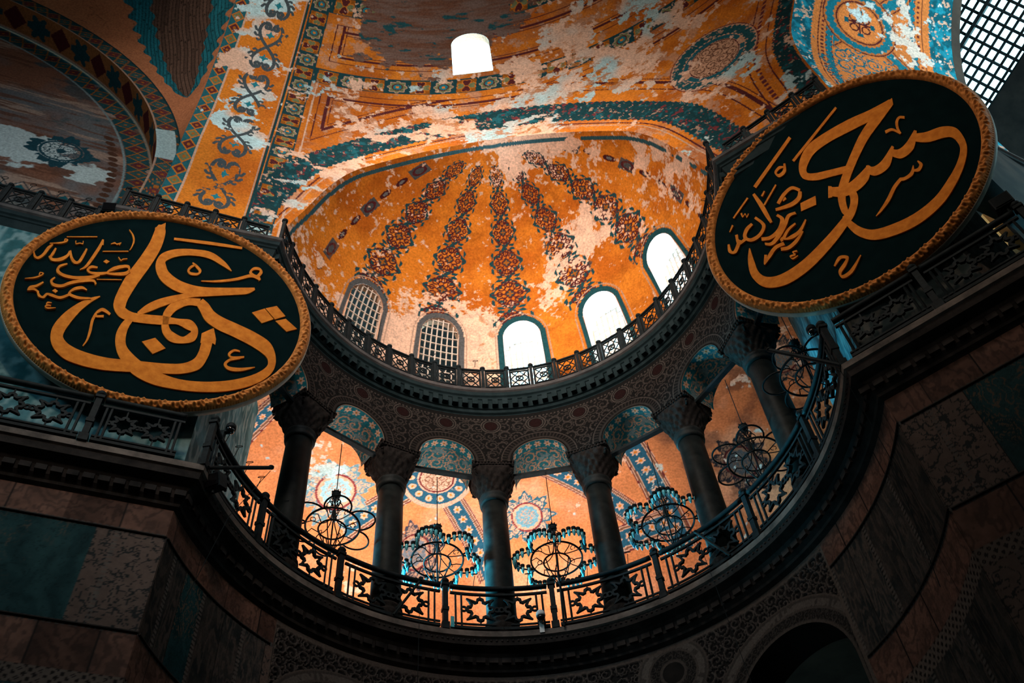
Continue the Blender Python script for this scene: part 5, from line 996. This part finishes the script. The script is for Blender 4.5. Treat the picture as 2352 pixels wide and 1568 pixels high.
def flood(P, d, label):
    o = empty('floodlight', P); tag(o, label, 'floodlight'); d = np.array(d, float); d /= np.linalg.norm(d); s = np.cross(d, [0, 0, 1]); s /= np.linalg.norm(s); u = np.cross(s, d)
    m = MB(); m.box((0, 0, .30), (.20, .14, .16), [s, d, u]); m.build('housing', M_IRON, o); m = MB(); m.box(np.array([0, 0, .30])+d*.15, (.17, .012, .13), [s, d, u]); m.build('glass', M_LENS, o); m = MB(); m.tube([(0, 0, 0), (0, 0, .18)], .03, 6); m.build('stand', M_IRON, o)
flood(tuple(AB(-3.55, 16.9, Z2+.05)), (.2, -1, -.3), 'black floodlight where the left upper railing steps back')
flood(tuple(RP(4.30, .09, Z1+1.47)), (-.6, -1, -.2), 'black floodlight on the balustrade end past the right roundel')
flood(tuple(PO(-85.2, 6.56, Z1-.42)), (-.3, -1, -.4), 'black floodlight under the pole at the left gallery corner')
def pole(A, B, r, label):
    m = MB(); m.tube([A, B], r, 8); m.lathe([(r*.5, -.03), (r*1.5, 0), (r*1.5, .03), (r*.5, .05)], 8, np.array(B)); o = m.build('support_pole', M_IRON, None, base=tuple(map(float, A))); tag(o, label, 'pole', 'poles leaning out from the gallery railing')
pole(PO(-88.0, 6.62, Z1+.02), PO(-76, 5.9, Z1+1.15), .045, 'dark pole reaching out from the left gallery corner')
pole(RP(-.05, .05, Z1+.05), RP(-1.25, .15, Z1+1.75), .045, 'dark pole reaching out from the right gallery corner')
pole(PO(-32.5, 6.62, Z1+.05), PO(-27.2, 6.45, Z1+1.15), .035, 'short dark slanting pole in front of the second column')
pole(PO(44, 6.62, Z1+.05), PO(38.5, 6.45, Z1+1.15), .035, 'short dark slanting pole in front of the fifth column')
pole(PO(4.6, 6.60, Z1-.05), PO(4.9, 6.58, Z1+1.30), .030, 'dark upright rod beside the middle post of the gallery railing')
def wire(P, r, label):
    m = MB(); m.tube(P, r, 5); o = m.build('wire', M_IRON, None, base=tuple(map(float, P[0]))); tag(o, label, 'wire', 'thin wires hanging from the gallery')
wire([PO(-76, 5.9, Z1+1.05), PO(-79.4, 6.45, Z1-.5), PO(-79, 7.05, Z1-2.6)], .008, 'thin dark wire hanging down from the left pole')
wire([RP(-1.25, .15, Z1+1.72), RP(-.1, .02, Z1-.05), PO(90, 6.95, Z1-2.0), PO(83, 7.1, Z1-4.5)], .008, 'thin wire slanting down from the right pole over the marble')
wire([PO(-27.2, 6.45, Z1+1.12), PO(-27.2, 6.5, Z1-1.2), PO(-27, 6.6, Z1-3.2)], .007, 'thin dark wire dropping from the slanting pole near the second column')
wire([PO(38.5, 6.45, Z1+1.12), PO(39.5, 6.5, Z1-1.0), PO(40, 6.7, Z1-3.4)], .007, 'thin dark wire dropping over the dark lower arch')
m = MB(); m.box((0, 0, .18), (.045, .03, .16)); o = m.build('notice_plate', M_GLASS, None); o.location = PO(-19.4, 6.66, Z1+.02); o.rotation_euler = (0, 0, math.radians(19.4)); tag(o, 'small pale blue plate beside the post left of centre on the gallery railing', 'plate')
